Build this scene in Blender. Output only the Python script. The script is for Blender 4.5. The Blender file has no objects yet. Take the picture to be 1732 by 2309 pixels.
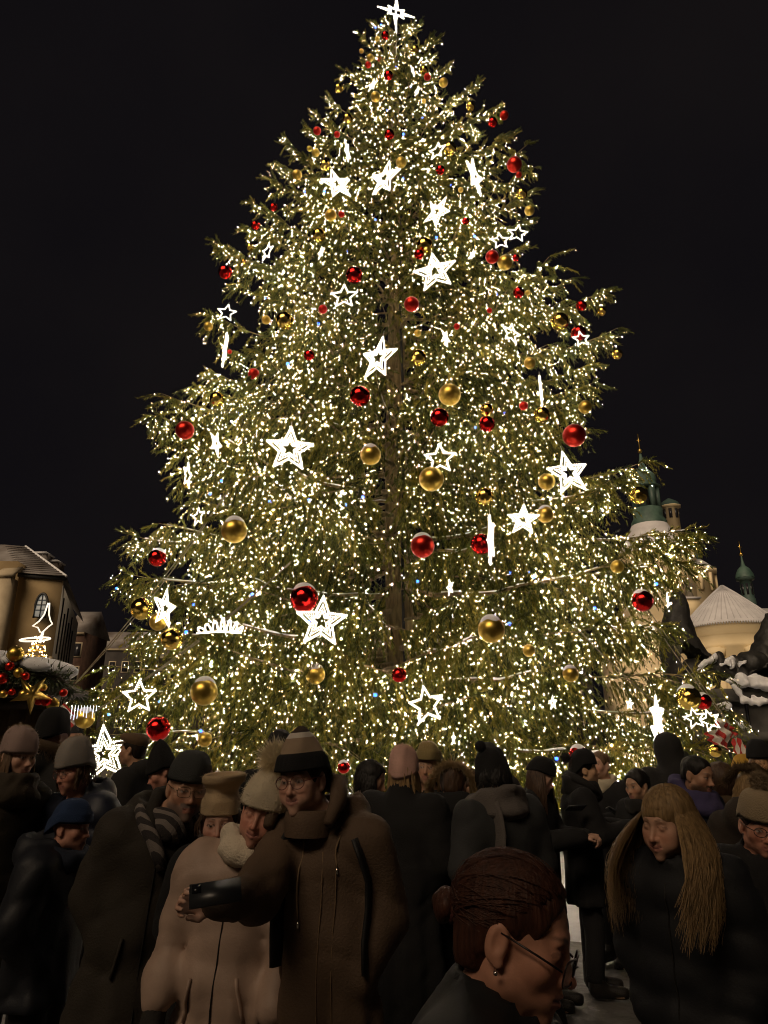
import bpy, math, random
import numpy as np
from mathutils import Vector, Matrix

# ---------------------------------------------------------------- camera, sky, light
SC = bpy.context.scene
COL = SC.collection
FPX, CX, CY = 1580.0, 866.0, 1154.5
TILT = math.radians(18.6)
CAMZ = 1.72
ct, st = math.cos(TILT), math.sin(TILT)

cam = bpy.data.cameras.new("camera")
camo = bpy.data.objects.new("camera", cam)
COL.objects.link(camo)
camo.location = (0, 0, CAMZ)
camo.rotation_euler = (math.pi / 2 + TILT, 0, 0)
cam.sensor_fit = 'HORIZONTAL'
cam.sensor_width = 36.0
cam.lens = 36.0 * FPX / 1732.0
cam.clip_start = 0.05
cam.clip_end = 2000
SC.camera = camo

world = bpy.data.worlds.new("World")
SC.world = world
world.use_nodes = True
wn, wl = world.node_tree.nodes, world.node_tree.links
wbg = wn["Background"]
wtc = wn.new("ShaderNodeTexCoord")
wno = wn.new("ShaderNodeTexNoise")
wno.inputs["Scale"].default_value = 2.2
wno.inputs["Detail"].default_value = 5
wrm = wn.new("ShaderNodeValToRGB")
wrm.color_ramp.elements[0].position = 0.30
wrm.color_ramp.elements[0].color = (0.0038, 0.0033, 0.0045, 1)
wrm.color_ramp.elements[1].position = 0.75
wrm.color_ramp.elements[1].color = (0.0072, 0.0059, 0.0062, 1)
wl.new(wtc.outputs["Generated"], wno.inputs["Vector"])
wl.new(wno.outputs["Fac"], wrm.inputs["Fac"])
wl.new(wrm.outputs["Color"], wbg.inputs["Color"])
wbg.inputs["Strength"].default_value = 1.0

sun = bpy.data.lights.new("sun", 'SUN')       # night: the glow of the lit square behind the camera
sun.energy = 2.4
sun.color = (1.0, 0.76, 0.52)
sun.angle = math.radians(40)
suno = bpy.data.objects.new("sun", sun)
COL.objects.link(suno)
suno.location = (0, -10, 20)
suno.rotation_euler = (math.radians(58), 0, math.radians(-28))

vs = SC.view_settings
vs.view_transform = 'Standard'
vs.look = 'None'
vs.exposure = 0.0
vs.gamma = 1.0
vs.use_curve_mapping = False
SC.render.engine = 'CYCLES'
SC.cycles.use_denoising = True
SC.cycles.filter_width = 1.05
SC.cycles.max_bounces = 5
SC.cycles.diffuse_bounces = 2
SC.cycles.glossy_bounces = 3
SC.cycles.transmission_bounces = 3
SC.cycles.transparent_max_bounces = 6
SC.cycles.sample_clamp_indirect = 4.0
SC.cycles.caustics_reflective = False
SC.cycles.caustics_refractive = False

BULB_STRENGTH = 300.0
STAR_STRENGTH = 3.2

# ---------------------------------------------------------------- helpers
RNG = np.random.default_rng(20241)
random.seed(7)

def ray(px, py):
    xr, yr = (px - CX) / FPX, (CY - py) / FPX
    return Vector((xr, ct - yr * st, st + yr * ct))

def at(px, py, Y):
    d = ray(px, py)
    s = Y / d.y
    return Vector((d.x * s, Y, CAMZ + d.z * s))

def cam_depth(p):
    return p[1] * ct + (p[2] - CAMZ) * st

def px_to_m(npx, p):
    return npx * cam_depth(p) / FPX

MATS = {}

def mat(name, color, rough=0.8, metal=0.0, var=0.0, vscale=6.0, bump=0.0, bscale=40.0, emit=None, estr=0.0,
        color2=None, stretch=None, sheen=0.0, attr=False, spec=None, transl=0.0):
    """procedural principled material; var/color2 vary the colour with noise, bump adds fine relief"""
    if name in MATS:
        return MATS[name]
    m = bpy.data.materials.new(name)
    m.use_nodes = True
    nt = m.node_tree
    n, l = nt.nodes, nt.links
    b = n["Principled BSDF"]
    b.inputs["Roughness"].default_value = rough
    b.inputs["Metallic"].default_value = metal
    if spec is not None:
        b.inputs["Specular IOR Level"].default_value = spec
    if sheen:
        b.inputs["Sheen Weight"].default_value = sheen
        b.inputs["Sheen Roughness"].default_value = 0.5
    c = (*color, 1)
    tc = n.new("ShaderNodeTexCoord")
    src = tc.outputs["Object"]
    if stretch:
        mp = n.new("ShaderNodeMapping")
        mp.inputs["Scale"].default_value = stretch
        l.new(src, mp.inputs["Vector"])
        src = mp.outputs["Vector"]
    base = None
    if attr:
        a = n.new("ShaderNodeAttribute")
        a.attribute_name = "Col"
        base = a.outputs["Color"]
    if var or color2:
        no = n.new("ShaderNodeTexNoise")
        no.inputs["Scale"].default_value = vscale
        no.inputs["Detail"].default_value = 6
        l.new(src, no.inputs["Vector"])
        if attr:
            mx = n.new("ShaderNodeMix"); mx.data_type = 'RGBA'; mx.blend_type = 'MULTIPLY'
            mx.inputs["Factor"].default_value = 1.0
            rp = n.new("ShaderNodeValToRGB")
            rp.color_ramp.elements[0].position = 0.3
            rp.color_ramp.elements[1].position = 0.7
            rp.color_ramp.elements[0].color = (1 - var, 1 - var, 1 - var, 1)
            l.new(no.outputs["Fac"], rp.inputs["Fac"])
            l.new(base, mx.inputs["A"]); l.new(rp.outputs["Color"], mx.inputs["B"])
            base = mx.outputs["Result"]
        else:
            rp = n.new("ShaderNodeValToRGB")
            rp.color_ramp.elements[0].position = 0.32
            rp.color_ramp.elements[1].position = 0.68
            if color2:
                c0, c1 = c, (*color2, 1)
            else:
                c0 = tuple(v * (1 - var) for v in color) + (1,)
                c1 = tuple(min(1, v * (1 + var)) for v in color) + (1,)
            rp.color_ramp.elements[0].color = c0
            rp.color_ramp.elements[1].color = c1
            l.new(no.outputs["Fac"], rp.inputs["Fac"])
            base = rp.outputs["Color"]
    if base is not None:
        l.new(base, b.inputs["Base Color"])
    else:
        b.inputs["Base Color"].default_value = c
    if bump:
        bn = n.new("ShaderNodeTexNoise")
        bn.inputs["Scale"].default_value = bscale
        bn.inputs["Detail"].default_value = 5
        l.new(src, bn.inputs["Vector"])
        bp = n.new("ShaderNodeBump")
        bp.inputs["Strength"].default_value = bump
        bp.inputs["Distance"].default_value = 0.02
        l.new(bn.outputs["Fac"], bp.inputs["Height"])
        l.new(bp.outputs["Normal"], b.inputs["Normal"])
    if transl:                                   # thin hair, fur and needles let light through
        t = n.new("ShaderNodeBsdfTranslucent"); mxs = n.new("ShaderNodeMixShader")
        mxs.inputs["Fac"].default_value = transl
        if base is not None: l.new(base, t.inputs["Color"])
        else: t.inputs["Color"].default_value = c
        l.new(b.outputs["BSDF"], mxs.inputs[1]); l.new(t.outputs["BSDF"], mxs.inputs[2])
        l.new(mxs.outputs["Shader"], n["Material Output"].inputs["Surface"])
    if emit:
        b.inputs["Emission Color"].default_value = (*emit, 1)
        b.inputs["Emission Strength"].default_value = estr
    MATS[name] = m
    return m

def mesh_np(name, V, F, smooth=False):
    """mesh from an (n,3) array and a list of (m,3) / (m,4) index arrays"""
    me = bpy.data.meshes.new(name)
    if not isinstance(F, (list, tuple)):
        F = [F]
    F = [np.asarray(f, dtype=np.int32) for f in F if len(f)]
    V = np.asarray(V, dtype=np.float32)
    loops = np.concatenate([f.ravel() for f in F])
    tot = np.concatenate([np.full(len(f), f.shape[1], dtype=np.int32) for f in F])
    start = np.concatenate([[0], np.cumsum(tot)[:-1]]).astype(np.int32)
    me.vertices.add(len(V))
    me.vertices.foreach_set("co", V.ravel())
    me.loops.add(len(loops))
    me.loops.foreach_set("vertex_index", loops)
    me.polygons.add(len(tot))
    me.polygons.foreach_set("loop_start", start)
    me.polygons.foreach_set("loop_total", tot)
    if smooth:
        me.polygons.foreach_set("use_smooth", np.ones(len(tot), dtype=bool))
    me.update(calc_edges=True)
    me.validate()
    return me

def link(name, me, material, parent=None, loc=None):
    o = bpy.data.objects.new(name, me)
    if material is not None and me is not None and len(me.materials) == 0:
        me.materials.append(material)
    COL.objects.link(o)
    if parent is not None:
        o.parent = parent
    if loc is not None:
        o.location = loc
    return o

def empty(name, loc=(0, 0, 0)):
    o = bpy.data.objects.new(name, None)
    COL.objects.link(o)
    o.location = loc
    o.empty_display_size = 0.2
    return o

def tag(o, label=None, cat=None, group=None, kind=None):
    if label: o["label"] = label
    if cat: o["category"] = cat
    if group: o["group"] = group
    if kind: o["kind"] = kind
    return o

class MB:
    """collects boxes, tubes, lathes, prisms ... and links them as one mesh object"""
    def __init__(self):
        self.V, self.T, self.Q, self.n = [], [], [], 0
    def add(self, V, Q=None, T=None):
        V = np.asarray(V, dtype=float).reshape(-1, 3)
        if Q is not None and len(Q): self.Q.append(np.asarray(Q, dtype=np.int32) + self.n)
        if T is not None and len(T): self.T.append(np.asarray(T, dtype=np.int32) + self.n)
        self.V.append(V)
        self.n += len(V)
        return self
    def box(self, c, s, rz=0.0, taper=1.0):
        x, y, z = (v / 2 for v in s)
        V = np.array([[-x, -y, -z], [x, -y, -z], [x, y, -z], [-x, y, -z],
                      [-x * taper, -y * taper, z], [x * taper, -y * taper, z], [x * taper, y * taper, z], [-x * taper, y * taper, z]])
        cr, sr = math.cos(rz), math.sin(rz)
        V = np.stack([V[:, 0] * cr - V[:, 1] * sr, V[:, 0] * sr + V[:, 1] * cr, V[:, 2]], 1) + np.array(c)
        return self.add(V, [[0, 3, 2, 1], [4, 5, 6, 7], [0, 1, 5, 4], [1, 2, 6, 5], [2, 3, 7, 6], [3, 0, 4, 7]])
    def tube(self, pts, r, n=6, closed=False, cap=True, flat=None):
        P = np.asarray([tuple(p) for p in pts], dtype=float)
        m = len(P)
        r = np.full(m, r) if np.isscalar(r) else np.asarray(r, dtype=float)
        if closed:
            T = np.roll(P, -1, 0) - np.roll(P, 1, 0)
        else:
            T = np.gradient(P, axis=0) if m > 2 else np.repeat([P[1] - P[0]], 2, 0)
        T /= np.linalg.norm(T, axis=1, keepdims=True) + 1e-9
        up = np.array([0, 0, 1.0]) if abs(T[0][2]) < 0.9 else np.array([0, 1.0, 0])
        ns = []
        prev = up - T[0] * up.dot(T[0]); prev /= np.linalg.norm(prev)
        for i in range(m):
            prev = prev - T[i] * prev.dot(T[i]); prev /= np.linalg.norm(prev) + 1e-9
            ns.append(prev.copy())
        N = np.array(ns); B = np.cross(T, N)
        a = np.arange(n) * 2 * math.pi / n
        ca, sa = np.cos(a), np.sin(a)
        if flat: sa = sa * flat
        V = P[:, None, :] + r[:, None, None] * (N[:, None, :] * ca[None, :, None] + B[:, None, :] * sa[None, :, None])
        V = V.reshape(-1, 3)
        Q = []
        seg = m if closed else m - 1
        for i in range(seg):
            j = (i + 1) % m
            for k in range(n):
                k2 = (k + 1) % n
                Q.append((i * n + k, i * n + k2, j * n + k2, j * n + k))
        self.add(V, Q)
        if cap and not closed:
            base = self.n - m * n
            for i, flip in ((0, True), (m - 1, False)):
                c = self.n
                self.V.append(P[i][None, :]); self.n += 1
                T3 = [((base + i * n + (k + 1) % n), (base + i * n + k), c) if flip else
                      ((base + i * n + k), (base + i * n + (k + 1) % n), c) for k in range(n)]
                self.T.append(np.array(T3, dtype=np.int32))
        return self
    def lathe(self, prof, c=(0, 0, 0), n=24, sx=1.0, sy=1.0, arc=(0, 2 * math.pi)):
        full = abs(arc[1] - arc[0] - 2 * math.pi) < 1e-6
        k = n if full else n + 1
        a = arc[0] + np.arange(k) * (arc[1] - arc[0]) / n
        pr = np.array(prof, dtype=float)
        V = np.stack([pr[:, 0][:, None] * np.cos(a) * sx, pr[:, 0][:, None] * np.sin(a) * sy,
                      np.repeat(pr[:, 1][:, None], k, 1)], -1) + np.array(c)
        Q = []
        for i in range(len(pr) - 1):
            for j in range(n):
                j2 = (j + 1) % k
                Q.append((i * k + j, i * k + j2, (i + 1) * k + j2, (i + 1) * k + j))
        return self.add(V.reshape(-1, 3), Q)
    def prism(self, poly, axis_vec):
        P = np.array([tuple(p) for p in poly], dtype=float); n = len(P)
        V = np.concatenate([P, P + np.array(axis_vec)])
        Q = [(i, (i + 1) % n, n + (i + 1) % n, n + i) for i in range(n)]
        c0 = P.mean(0); c1 = c0 + np.array(axis_vec)
        V = np.concatenate([V, [c0], [c1]])
        T = [((i + 1) % n, i, 2 * n) for i in range(n)] + [(n + i, n + (i + 1) % n, 2 * n + 1) for i in range(n)]
        return self.add(V, Q, T)
    def mesh(self, name, smooth=False):
        F = []
        if self.Q: F.append(np.concatenate(self.Q))
        if self.T: F.append(np.concatenate(self.T))
        return mesh_np(name, np.concatenate(self.V), F, smooth)
    def build(self, name, material, parent=None, smooth=False, loc=None):
        return link(name, self.mesh(name, smooth), material, parent, loc)

def ico(sub=1):
    t = (1 + 5 ** .5) / 2
    V = [(-1, t, 0), (1, t, 0), (-1, -t, 0), (1, -t, 0), (0, -1, t), (0, 1, t), (0, -1, -t), (0, 1, -t), (t, 0, -1), (t, 0, 1), (-t, 0, -1), (-t, 0, 1)]
    F = [(0, 11, 5), (0, 5, 1), (0, 1, 7), (0, 7, 10), (0, 10, 11), (1, 5, 9), (5, 11, 4), (11, 10, 2), (10, 7, 6), (7, 1, 8),
         (3, 9, 4), (3, 4, 2), (3, 2, 6), (3, 6, 8), (3, 8, 9), (4, 9, 5), (2, 4, 11), (6, 2, 10), (8, 6, 7), (9, 8, 1)]
    V = [np.array(v) / np.linalg.norm(v) for v in V]
    for _ in range(sub - 1):
        cache, nf = {}, []
        def mid(a, b):
            k = (min(a, b), max(a, b))
            if k not in cache:
                m = V[a] + V[b]
                V.append(m / np.linalg.norm(m)); cache[k] = len(V) - 1
            return cache[k]
        for a, b, c in F:
            ab, bc, ca = mid(a, b), mid(b, c), mid(c, a)
            nf += [(a, ab, ca), (b, bc, ab), (c, ca, bc), (ab, bc, ca)]
        F = nf
    return np.array(V), np.array(F)
# ---------------------------------------------------------------- ground
D = 15.0                                   # distance of the tree's trunk
X0 = at(897, 1200, D).x
M_snow = mat("snow", (0.78, 0.79, 0.82), 0.75, var=0.06, vscale=9, bump=0.35, bscale=25)
M_ground = mat("slushy_paving", (0.05, 0.045, 0.04), 0.55, color2=(0.22, 0.21, 0.2), vscale=2.3, bump=0.6, bscale=14)
def ground():
    xs = np.concatenate([[-400, -120, -50], np.arange(-20, 20.1, 0.5), [50, 120, 400]])
    ys = np.concatenate([[-150, -40, -10], np.arange(-4, 30.1, 0.5), [45, 90, 200, 600]])
    X, Y = np.meshgrid(xs, ys, indexing='ij')
    Z = 0.012 * np.sin(X * 3.1 + Y * 1.7) * np.cos(Y * 2.3 - X) - 0.012
    nx, ny = X.shape
    idx = np.arange(nx * ny).reshape(nx, ny)
    Q = np.stack([idx[:-1, :-1], idx[1:, :-1], idx[1:, 1:], idx[:-1, 1:]], -1).reshape(-1, 4)
    o = link("ground", mesh_np("ground", np.stack([X, Y, Z], -1).reshape(-1, 3), Q, True), M_ground)
    tag(o, kind="structure")
    # trampled snow lying under and round the tree
    mb = MB()
    n, m = 72, 14
    V, Q = [], []
    for i in range(m):
        for j in range(n):
            a = j * 2 * math.pi / n
            rr = (0.6 + 7.6 * i / (m - 1)) * (1 + 0.05 * math.sin(5 * a) + 0.03 * math.sin(11 * a + 1))
            x, y = X0 + rr * math.cos(a), D + rr * math.sin(a)
            z = 0.02 + 0.05 * (1 - (i / (m - 1)) ** 3) + 0.02 * math.sin(x * 4.1) * math.cos(y * 3.7)
            if i == m - 1: z = -0.02
            V.append((x, y, z))
    for i in range(m - 1):
        for j in range(n):
            Q.append((i * n + j, (i + 1) * n + j, (i + 1) * n + (j + 1) % n, i * n + (j + 1) % n))
    mb.add(V, Q)
    o = mb.build("snow_cover", M_snow, smooth=True)
    tag(o, "trampled snow lying on the ground under the Christmas tree", "snow", kind="stuff")
ground()

# ---------------------------------------------------------------- the spruce
LEFT_TIPS = [(838, 62), (818, 98), (808, 150), (768, 158), (742, 232), (703, 265), (688, 300), (635, 325), (618, 378), (590, 402), (555, 455), (545, 515), (477, 545), (505, 560), (455, 708), (522, 640),
             (502, 785), (468, 838), (425, 870), (352, 887), (331, 937), (378, 1010), (398, 1062), (432, 1125), (278, 1205), (345, 1180), (264, 1292), (300, 1420), (228, 1500), (152, 1555), (210, 1655)]
RIGHT_TIPS = [(948, 62), (985, 95), (972, 140), (1010, 160), (1082, 188), (1100, 255), (1135, 240), (1165, 305), (1203, 322), (1216, 378), (1210, 432), (1196, 500), (1172, 560), (1175, 620), (1222, 625),
              (1300, 627), (1369, 660), (1404, 740), (1345, 820), (1352, 862), (1318, 905), (1330, 965), (1478, 1037), (1390, 1090), (1578, 1192), (1566, 1265), (1500, 1310), (1520, 1405), (1625, 1512), (1655, 1600), (1690, 1685)]

# outer radius against height, from the silhouette (mean of both sides)
ENV_Z = np.array([0.6, 1.6, 3.0, 4.2, 6.2, 7.6, 9.6, 11.2, 12.6, 14.2, 15.6, 17.2, 18.8, 20.2, 21.2, 22.2])
ENV_R = np.array([6.6, 6.9, 6.7, 6.3, 6.1, 5.6, 5.2, 4.7, 4.1, 3.6, 3.1, 2.3, 1.7, 1.0, 0.6, 0.15])
def R_at(z):
    return np.interp(z, ENV_Z, ENV_R)

M_bark = mat("spruce_bark", (0.12, 0.09, 0.042), 0.9, color2=(0.25, 0.19, 0.09), vscale=5, bump=0.9, bscale=14, stretch=(3, 3, 0.6))
M_needle = mat("spruce_needles", (0.07, 0.085, 0.018), 0.6, color2=(0.13, 0.135, 0.035), vscale=3.0, spec=0.3, transl=0.30)
def needle_tint():
    nt = M_needle.node_tree; n, l = nt.nodes, nt.links
    a = n.new("ShaderNodeAttribute"); a.attribute_name = "tint"
    rp = n.new("ShaderNodeValToRGB")
    e = rp.color_ramp.elements
    e[0].position, e[0].color = 0.05, (0.036, 0.046, 0.008, 1)
    e[1].position, e[1].color = 0.95, (0.225, 0.19, 0.026, 1)
    e2 = rp.color_ramp.elements.new(0.5); e2.color = (0.108, 0.118, 0.017, 1)
    l.new(a.outputs["Fac"], rp.inputs["Fac"])
    l.new(rp.outputs["Color"], n["Principled BSDF"].inputs["Base Color"])
    l.new(rp.outputs["Color"], n["Translucent BSDF"].inputs["Color"])
needle_tint()
M_lights = mat("warm_white_bulb", (1, 0.9, 0.75), 0.4, emit=(1.0, 0.79, 0.53), estr=BULB_STRENGTH)
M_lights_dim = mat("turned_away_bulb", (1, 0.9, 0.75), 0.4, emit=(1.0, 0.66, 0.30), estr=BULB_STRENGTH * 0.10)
M_lights_cool = mat("cool_white_bulb", (1, 0.95, 0.9), 0.4, emit=(1.0, 0.84, 0.78), estr=BULB_STRENGTH)
M_blue = mat("blue_bulb", (0.1, 0.3, 1), 0.4, emit=(0.012, 0.085, 1.0), estr=6.5)

tree = empty("christmas_tree", (X0, D, 0))
tag(tree, "tall spruce covered in fairy lights, baubles and glowing stars", "Christmas tree")
TREE0 = np.array([X0, D, 0.0])

def trunk():
    zs = np.linspace(-0.1, 21.6, 40)
    n = 20
    V, Q = [], []
    for i, z in enumerate(zs):
        r = 0.34 * (1 - z / 23.5) ** 0.9 + 0.015
        for j in range(n):
            a = j * 2 * math.pi / n
            rr = r * (1 + 0.05 * math.sin(3 * a + z * 0.7) + 0.03 * math.sin(7 * a + z * 3))
            V.append((rr * math.cos(a) + 0.03 * math.sin(z * 0.5), rr * math.sin(a), z))
    for i in range(len(zs) - 1):
        for j in range(n):
            Q.append((i * n + j, i * n + (j + 1) % n, (i + 1) * n + (j + 1) % n, (i + 1) * n + j))
    MB().add(V, Q).build("trunk", M_bark, tree, smooth=True)
    # the black supply cable that runs down the trunk
    pts = [(0.12 + 0.03 * math.sin(z * 0.9), -0.37 * (1 - z / 24) - 0.03, z) for z in np.linspace(0.3, 18, 30)]
    MB().tube(pts, 0.035, 6).build("power_cable", mat("black_rubber", (0.015, 0.014, 0.014), 0.6), tree, smooth=True)
trunk()

BULBS = []          # candidate bulb positions (world)
BUDGET = {"tri": 0}

def bough_curve(az, L, zt, s):
    a = np.interp(zt, [1, 3, 6, 10, 14, 17, 21], [0.02, 0.10, 0.24, 0.45, 0.72, 0.85, 1.1])
    b = np.interp(zt, [1, 3, 6, 10, 14, 17, 21], [-0.10, -0.16, -0.26, -0.32, -0.36, -0.3, -0.2])
    z = zt - L * (a * (1 - s) + b * (1 - s) ** 2)
    r = L * s
    return r, z

def bough(az, L, zt, dens=1.0, wig=None, droop=1.0, snow=False, bulbs=1.0):
    """one main limb with its hanging sprays of needles; az measured from +x towards +y"""
    rng = RNG
    out = np.array([math.cos(az), math.sin(az), 0.0])
    lat = np.array([-math.sin(az), math.cos(az), 0.0])
    S = np.linspace(0, 1, 12)
    r, z = bough_curve(az, L, zt, S)
    bend = rng.normal(0, 0.05) * L
    P = out[None] * r[:, None] + lat[None] * (bend * (S ** 2 - S) * 2)[:, None]
    P[:, 2] = z
    P[1:-1, 2] += rng.normal(0, 0.012 * L ** 0.5, len(S) - 2)
    rad = np.interp(S, [0, 0.3, 1], [0.016 + 0.009 * L, 0.008 + 0.0045 * L, 0.005])
    limb = MB().tube(P, rad, 6)
    # side shoots in the plane of the limb carry the hanging sprays
    nside = int(4 + 3.2 * L)
    sides = []
    for i in range(nside):
        s = rng.uniform(0.22, 0.97)
        sgn = 1 if rng.random() < 0.5 else -1
        p0 = np.array([np.interp(s, S, P[:, k]) for k in range(3)])
        ln = (0.34 * L * (1 - s) ** 0.8 * min(1, s * 2.6) + 0.16) * rng.uniform(0.6, 1.1)
        ln = min(ln, 1.7)
        d = out * rng.uniform(0.45, 0.9) + lat * sgn * rng.uniform(0.55, 1.0)
        d /= np.linalg.norm(d)
        q = np.linspace(0, 1, 5)[:, None]
        pts = p0 + d * ln * q
        up = np.interp(zt, [2, 8, 14, 20], [-0.22, -0.12, 0.10, 0.35])
        pts[:, 2] += (up * ln * q[:, 0]) - 0.10 * ln * q[:, 0] ** 2
        sides.append(pts)
        if ln > 0.45 and rng.random() < 0.5:
            limb.tube(pts, [0.012, 0.010, 0.008, 0.006, 0.004], 4, cap=False)
    bo = limb.build("bough", M_bark, tree, smooth=True)
    # --- sprays: starting points along limb and side shoots
    A, AD = [], []
    for pts in [P[3:]] + sides:
        seg = np.linalg.norm(np.diff(pts, axis=0), axis=1).sum()
        n = max(2, int(seg * 15 * dens))
        u = rng.uniform(0, 1, n) ** 0.85
        k = np.linspace(0, 1, len(pts))
        A.append(np.stack([np.interp(u, k, pts[:, c]) for c in range(3)], 1))
        d = pts[-1] - pts[0]
        AD.append(np.repeat((d / np.linalg.norm(d))[None], n, 0))
        # the end shoot carries on in its own direction
        A.append(pts[-1][None].repeat(2, 0)); AD.append(np.repeat((d / np.linalg.norm(d) * 3)[None], 2, 0))
    A, AD = np.concatenate(A), np.concatenate(AD)
    lim = 0.25 + 0.18 * np.sin(A[:, 2] * 2.1) * np.sin(A[:, 2] * 0.9)
    win = (np.abs(A[:, 0] + 0.15) < lim) & (A[:, 1] < -0.1) & (A[:, 2] > 3.6) & (A[:, 2] < 12.8) & (rng.random(len(A)) < 0.86)   # bare view of the trunk
    first = max(2, int(np.linalg.norm(np.diff(P[3:], axis=0), axis=1).sum() * 15 * dens))
    first = int((~win[:first]).sum())
    A, AD = A[~win], AD[~win]
    nb = len(A)
    if nb < 4: return bo
    hl = np.interp(zt, [1, 5, 10, 15, 20], [0.62, 0.66, 0.55, 0.36, 0.24]) * droop
    ln = hl * rng.uniform(0.45, 1.15, nb)
    down = np.zeros((nb, 3)); down[:, 2] = -np.interp(zt, [2, 10, 15, 21], [1.25, 1.1, 0.75, 0.15])
    dirs = AD * 0.42 + down + rng.normal(0, 0.22, (nb, 3))
    dirs /= np.linalg.norm(dirs, axis=1, keepdims=True)
    upn = first
    cov = np.zeros(nb, dtype=bool); cov[:upn] = rng.random(upn) < 0.55       # needles clothing the limb itself
    cd = AD[cov] * 0.8 + rng.normal(0, 0.35, (int(cov.sum()), 3)); cd[:, 2] += 0.12
    dirs[cov] = cd / np.linalg.norm(cd, axis=1, keepdims=True)
    ln[cov] *= 0.55
    fwd = np.linalg.norm(AD, axis=1) > 2
    ln[fwd] *= 0.7
    ns = 7
    t = (np.arange(ns) + 0.5) / ns
    # spray axis: starts outward, bends to hang
    C = A[:, None, :] + ln[:, None, None] * (AD[:, None, :] * 0.25 * (t * (1 - 0.5 * t))[None, :, None] + dirs[:, None, :] * t[None, :, None])
    tang = dirs[:, None, :].repeat(ns, 1)
    nn = 4
    rad3 = rng.normal(0, 1, (nb, ns, nn, 3))
    rad3 -= tang[:, :, None, :] * (rad3 * tang[:, :, None, :]).sum(-1, keepdims=True)
    rad3 /= np.linalg.norm(rad3, axis=-1, keepdims=True) + 1e-6
    nl = (0.045 + 0.075 * (1 - 0.5 * t))[None, :, None, None] * rng.uniform(0.7, 1.25, (nb, ns, nn, 1)) * np.interp(zt, [2, 20], [1.1, 0.8])
    base = C[:, :, None, :] + tang[:, :, None, :] * (rng.uniform(-0.5, 0.5, (nb, ns, nn, 1)) * (ln / ns)[:, None, None, None])
    tip = base + nl * (rad3 * 0.62 + tang[:, :, None, :] * 0.85)
    wv = np.cross(rad3, tang[:, :, None, :])
    wv *= 0.013
    V = np.stack([base + wv, base - wv, tip], 3).reshape(-1, 3)
    T = np.arange(len(V)).reshape(-1, 3)
    fme = mesh_np("foliage", V, T)
    tint = fme.attributes.new("tint", 'FLOAT', 'POINT')
    tv = np.repeat(rng.beta(1.6, 1.6, nb), ns * nn * 3).astype(np.float32)
    tint.data.foreach_set("value", tv)
    fo = link("foliage", fme, M_needle, bo)
    BUDGET["tri"] += len(T)
    # --- candidate bulb seats, thin strings following the sprays
    nbul = int(nb * 1.25 * bulbs * np.interp(zt, [12, 16], [1.0, 0.72]))
    if nbul:
        k = rng.integers(0, nb, nbul)
        j = rng.integers(0, ns, nbul)
        pb = C[k, j] + rng.normal(0, 0.02, (nbul, 3)) + out * 0.03
        BULBS.append(pb + TREE0)
    if snow and L > 1.5:
        ss = np.linspace(rng.uniform(0.10, 0.3), rng.uniform(0.8, 0.98), 16)
        pts = np.stack([np.interp(ss, S, P[:, c]) for c in range(3)], 1)
        pts[:, 2] += np.interp(ss, S, rad) + 0.006
        rr = 0.014 * np.abs(np.sin(ss * 23 + rng.uniform(0, 6))) ** 0.5 * rng.uniform(0.7, 1.5, len(ss)) + 0.002
        MB().tube(pts, rr, 6, flat=1.5).build("snow_line", M_snow, bo, smooth=True)
    return bo

def grow():
    rng = RNG
    # limbs that draw the outline, left and right
    for tips in (LEFT_TIPS, RIGHT_TIPS):
        for (qx, qy) in tips:
            dy = rng.uniform(-0.9, 0.9) * (0.35 if qy < 300 else 1.0)
            p = at(qx, qy, D + dy)
            az = math.atan2(dy, p.x - X0)
            L = math.hypot(dy, p.x - X0) - (0.13 if qy > 250 else 0.08)
            if L < 0.15: continue
            bough(az, L, p[2], dens=1.0, snow=p[2] < 9 and rng.random() < 0.45)
    # the rest of the crown
    z = 1.75
    while z < 21.5:
        R = float(R_at(z))
        n = int(np.interp(R, [0.2, 1, 3, 7], [4, 6, 8, 11]))
        a0 = rng.uniform(0, 6.28)
        for i in range(n):
            az = a0 + i * 2 * math.pi / n + rng.normal(0, 0.16)
            c = math.cos(az)
            front = -math.sin(az)                       # 1 = towards the camera
            zz = z + rng.normal(0, 0.12)
            L = R * rng.uniform(0.78, 0.97)
            if abs(c) > 0.75:
                L *= rng.uniform(0.50, 0.72)            # leave the outline to the outline limbs
            off = abs(math.atan2(c, front)) if front > 0 else 9
            gap = 3.8 < z < 13.2 and front > 0
            if gap and off < 0.16:
                L *= 0.30                               # the trunk shows through the middle of the front
            elif gap and off < 0.36:
                L *= 0.62
            dens = 1.0 if front > -0.2 else 0.55
            if front < -0.45 and rng.random() < 0.45: continue      # the far side is thinner
            bough(az, L, zz, dens=dens, snow=(zz < 9.5 and front > -0.1 and rng.random() < 0.30), bulbs=(1.0 if front > -0.3 else 0.55))
        z += np.interp(z, [1.5, 6, 14, 22], [0.58, 0.66, 0.62, 0.36])
    # the leading shoot
    bough(math.radians(200), 0.30, 21.9, droop=0.6); bough(math.radians(20), 0.30, 21.8, droop=0.6)
grow()

TV = np.array([(0.94, 0, -0.5), (-0.47, 0.82, -0.5), (-0.47, -0.82, -0.5), (0, 0, 1.1)]) * 1.25     # a bulb of a few millimetres
TF = np.array([(0, 1, 3), (1, 2, 3), (2, 0, 3), (1, 0, 2)])
OV = np.array([(1, 0, 0), (-1, 0, 0), (0, 1, 0), (0, -1, 0), (0, 0, 1.2), (0, 0, -1.2)], dtype=float)
OF = np.array([(0, 2, 4), (2, 1, 4), (1, 3, 4), (3, 0, 4), (2, 0, 5), (1, 2, 5), (3, 1, 5), (0, 3, 5)])

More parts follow.
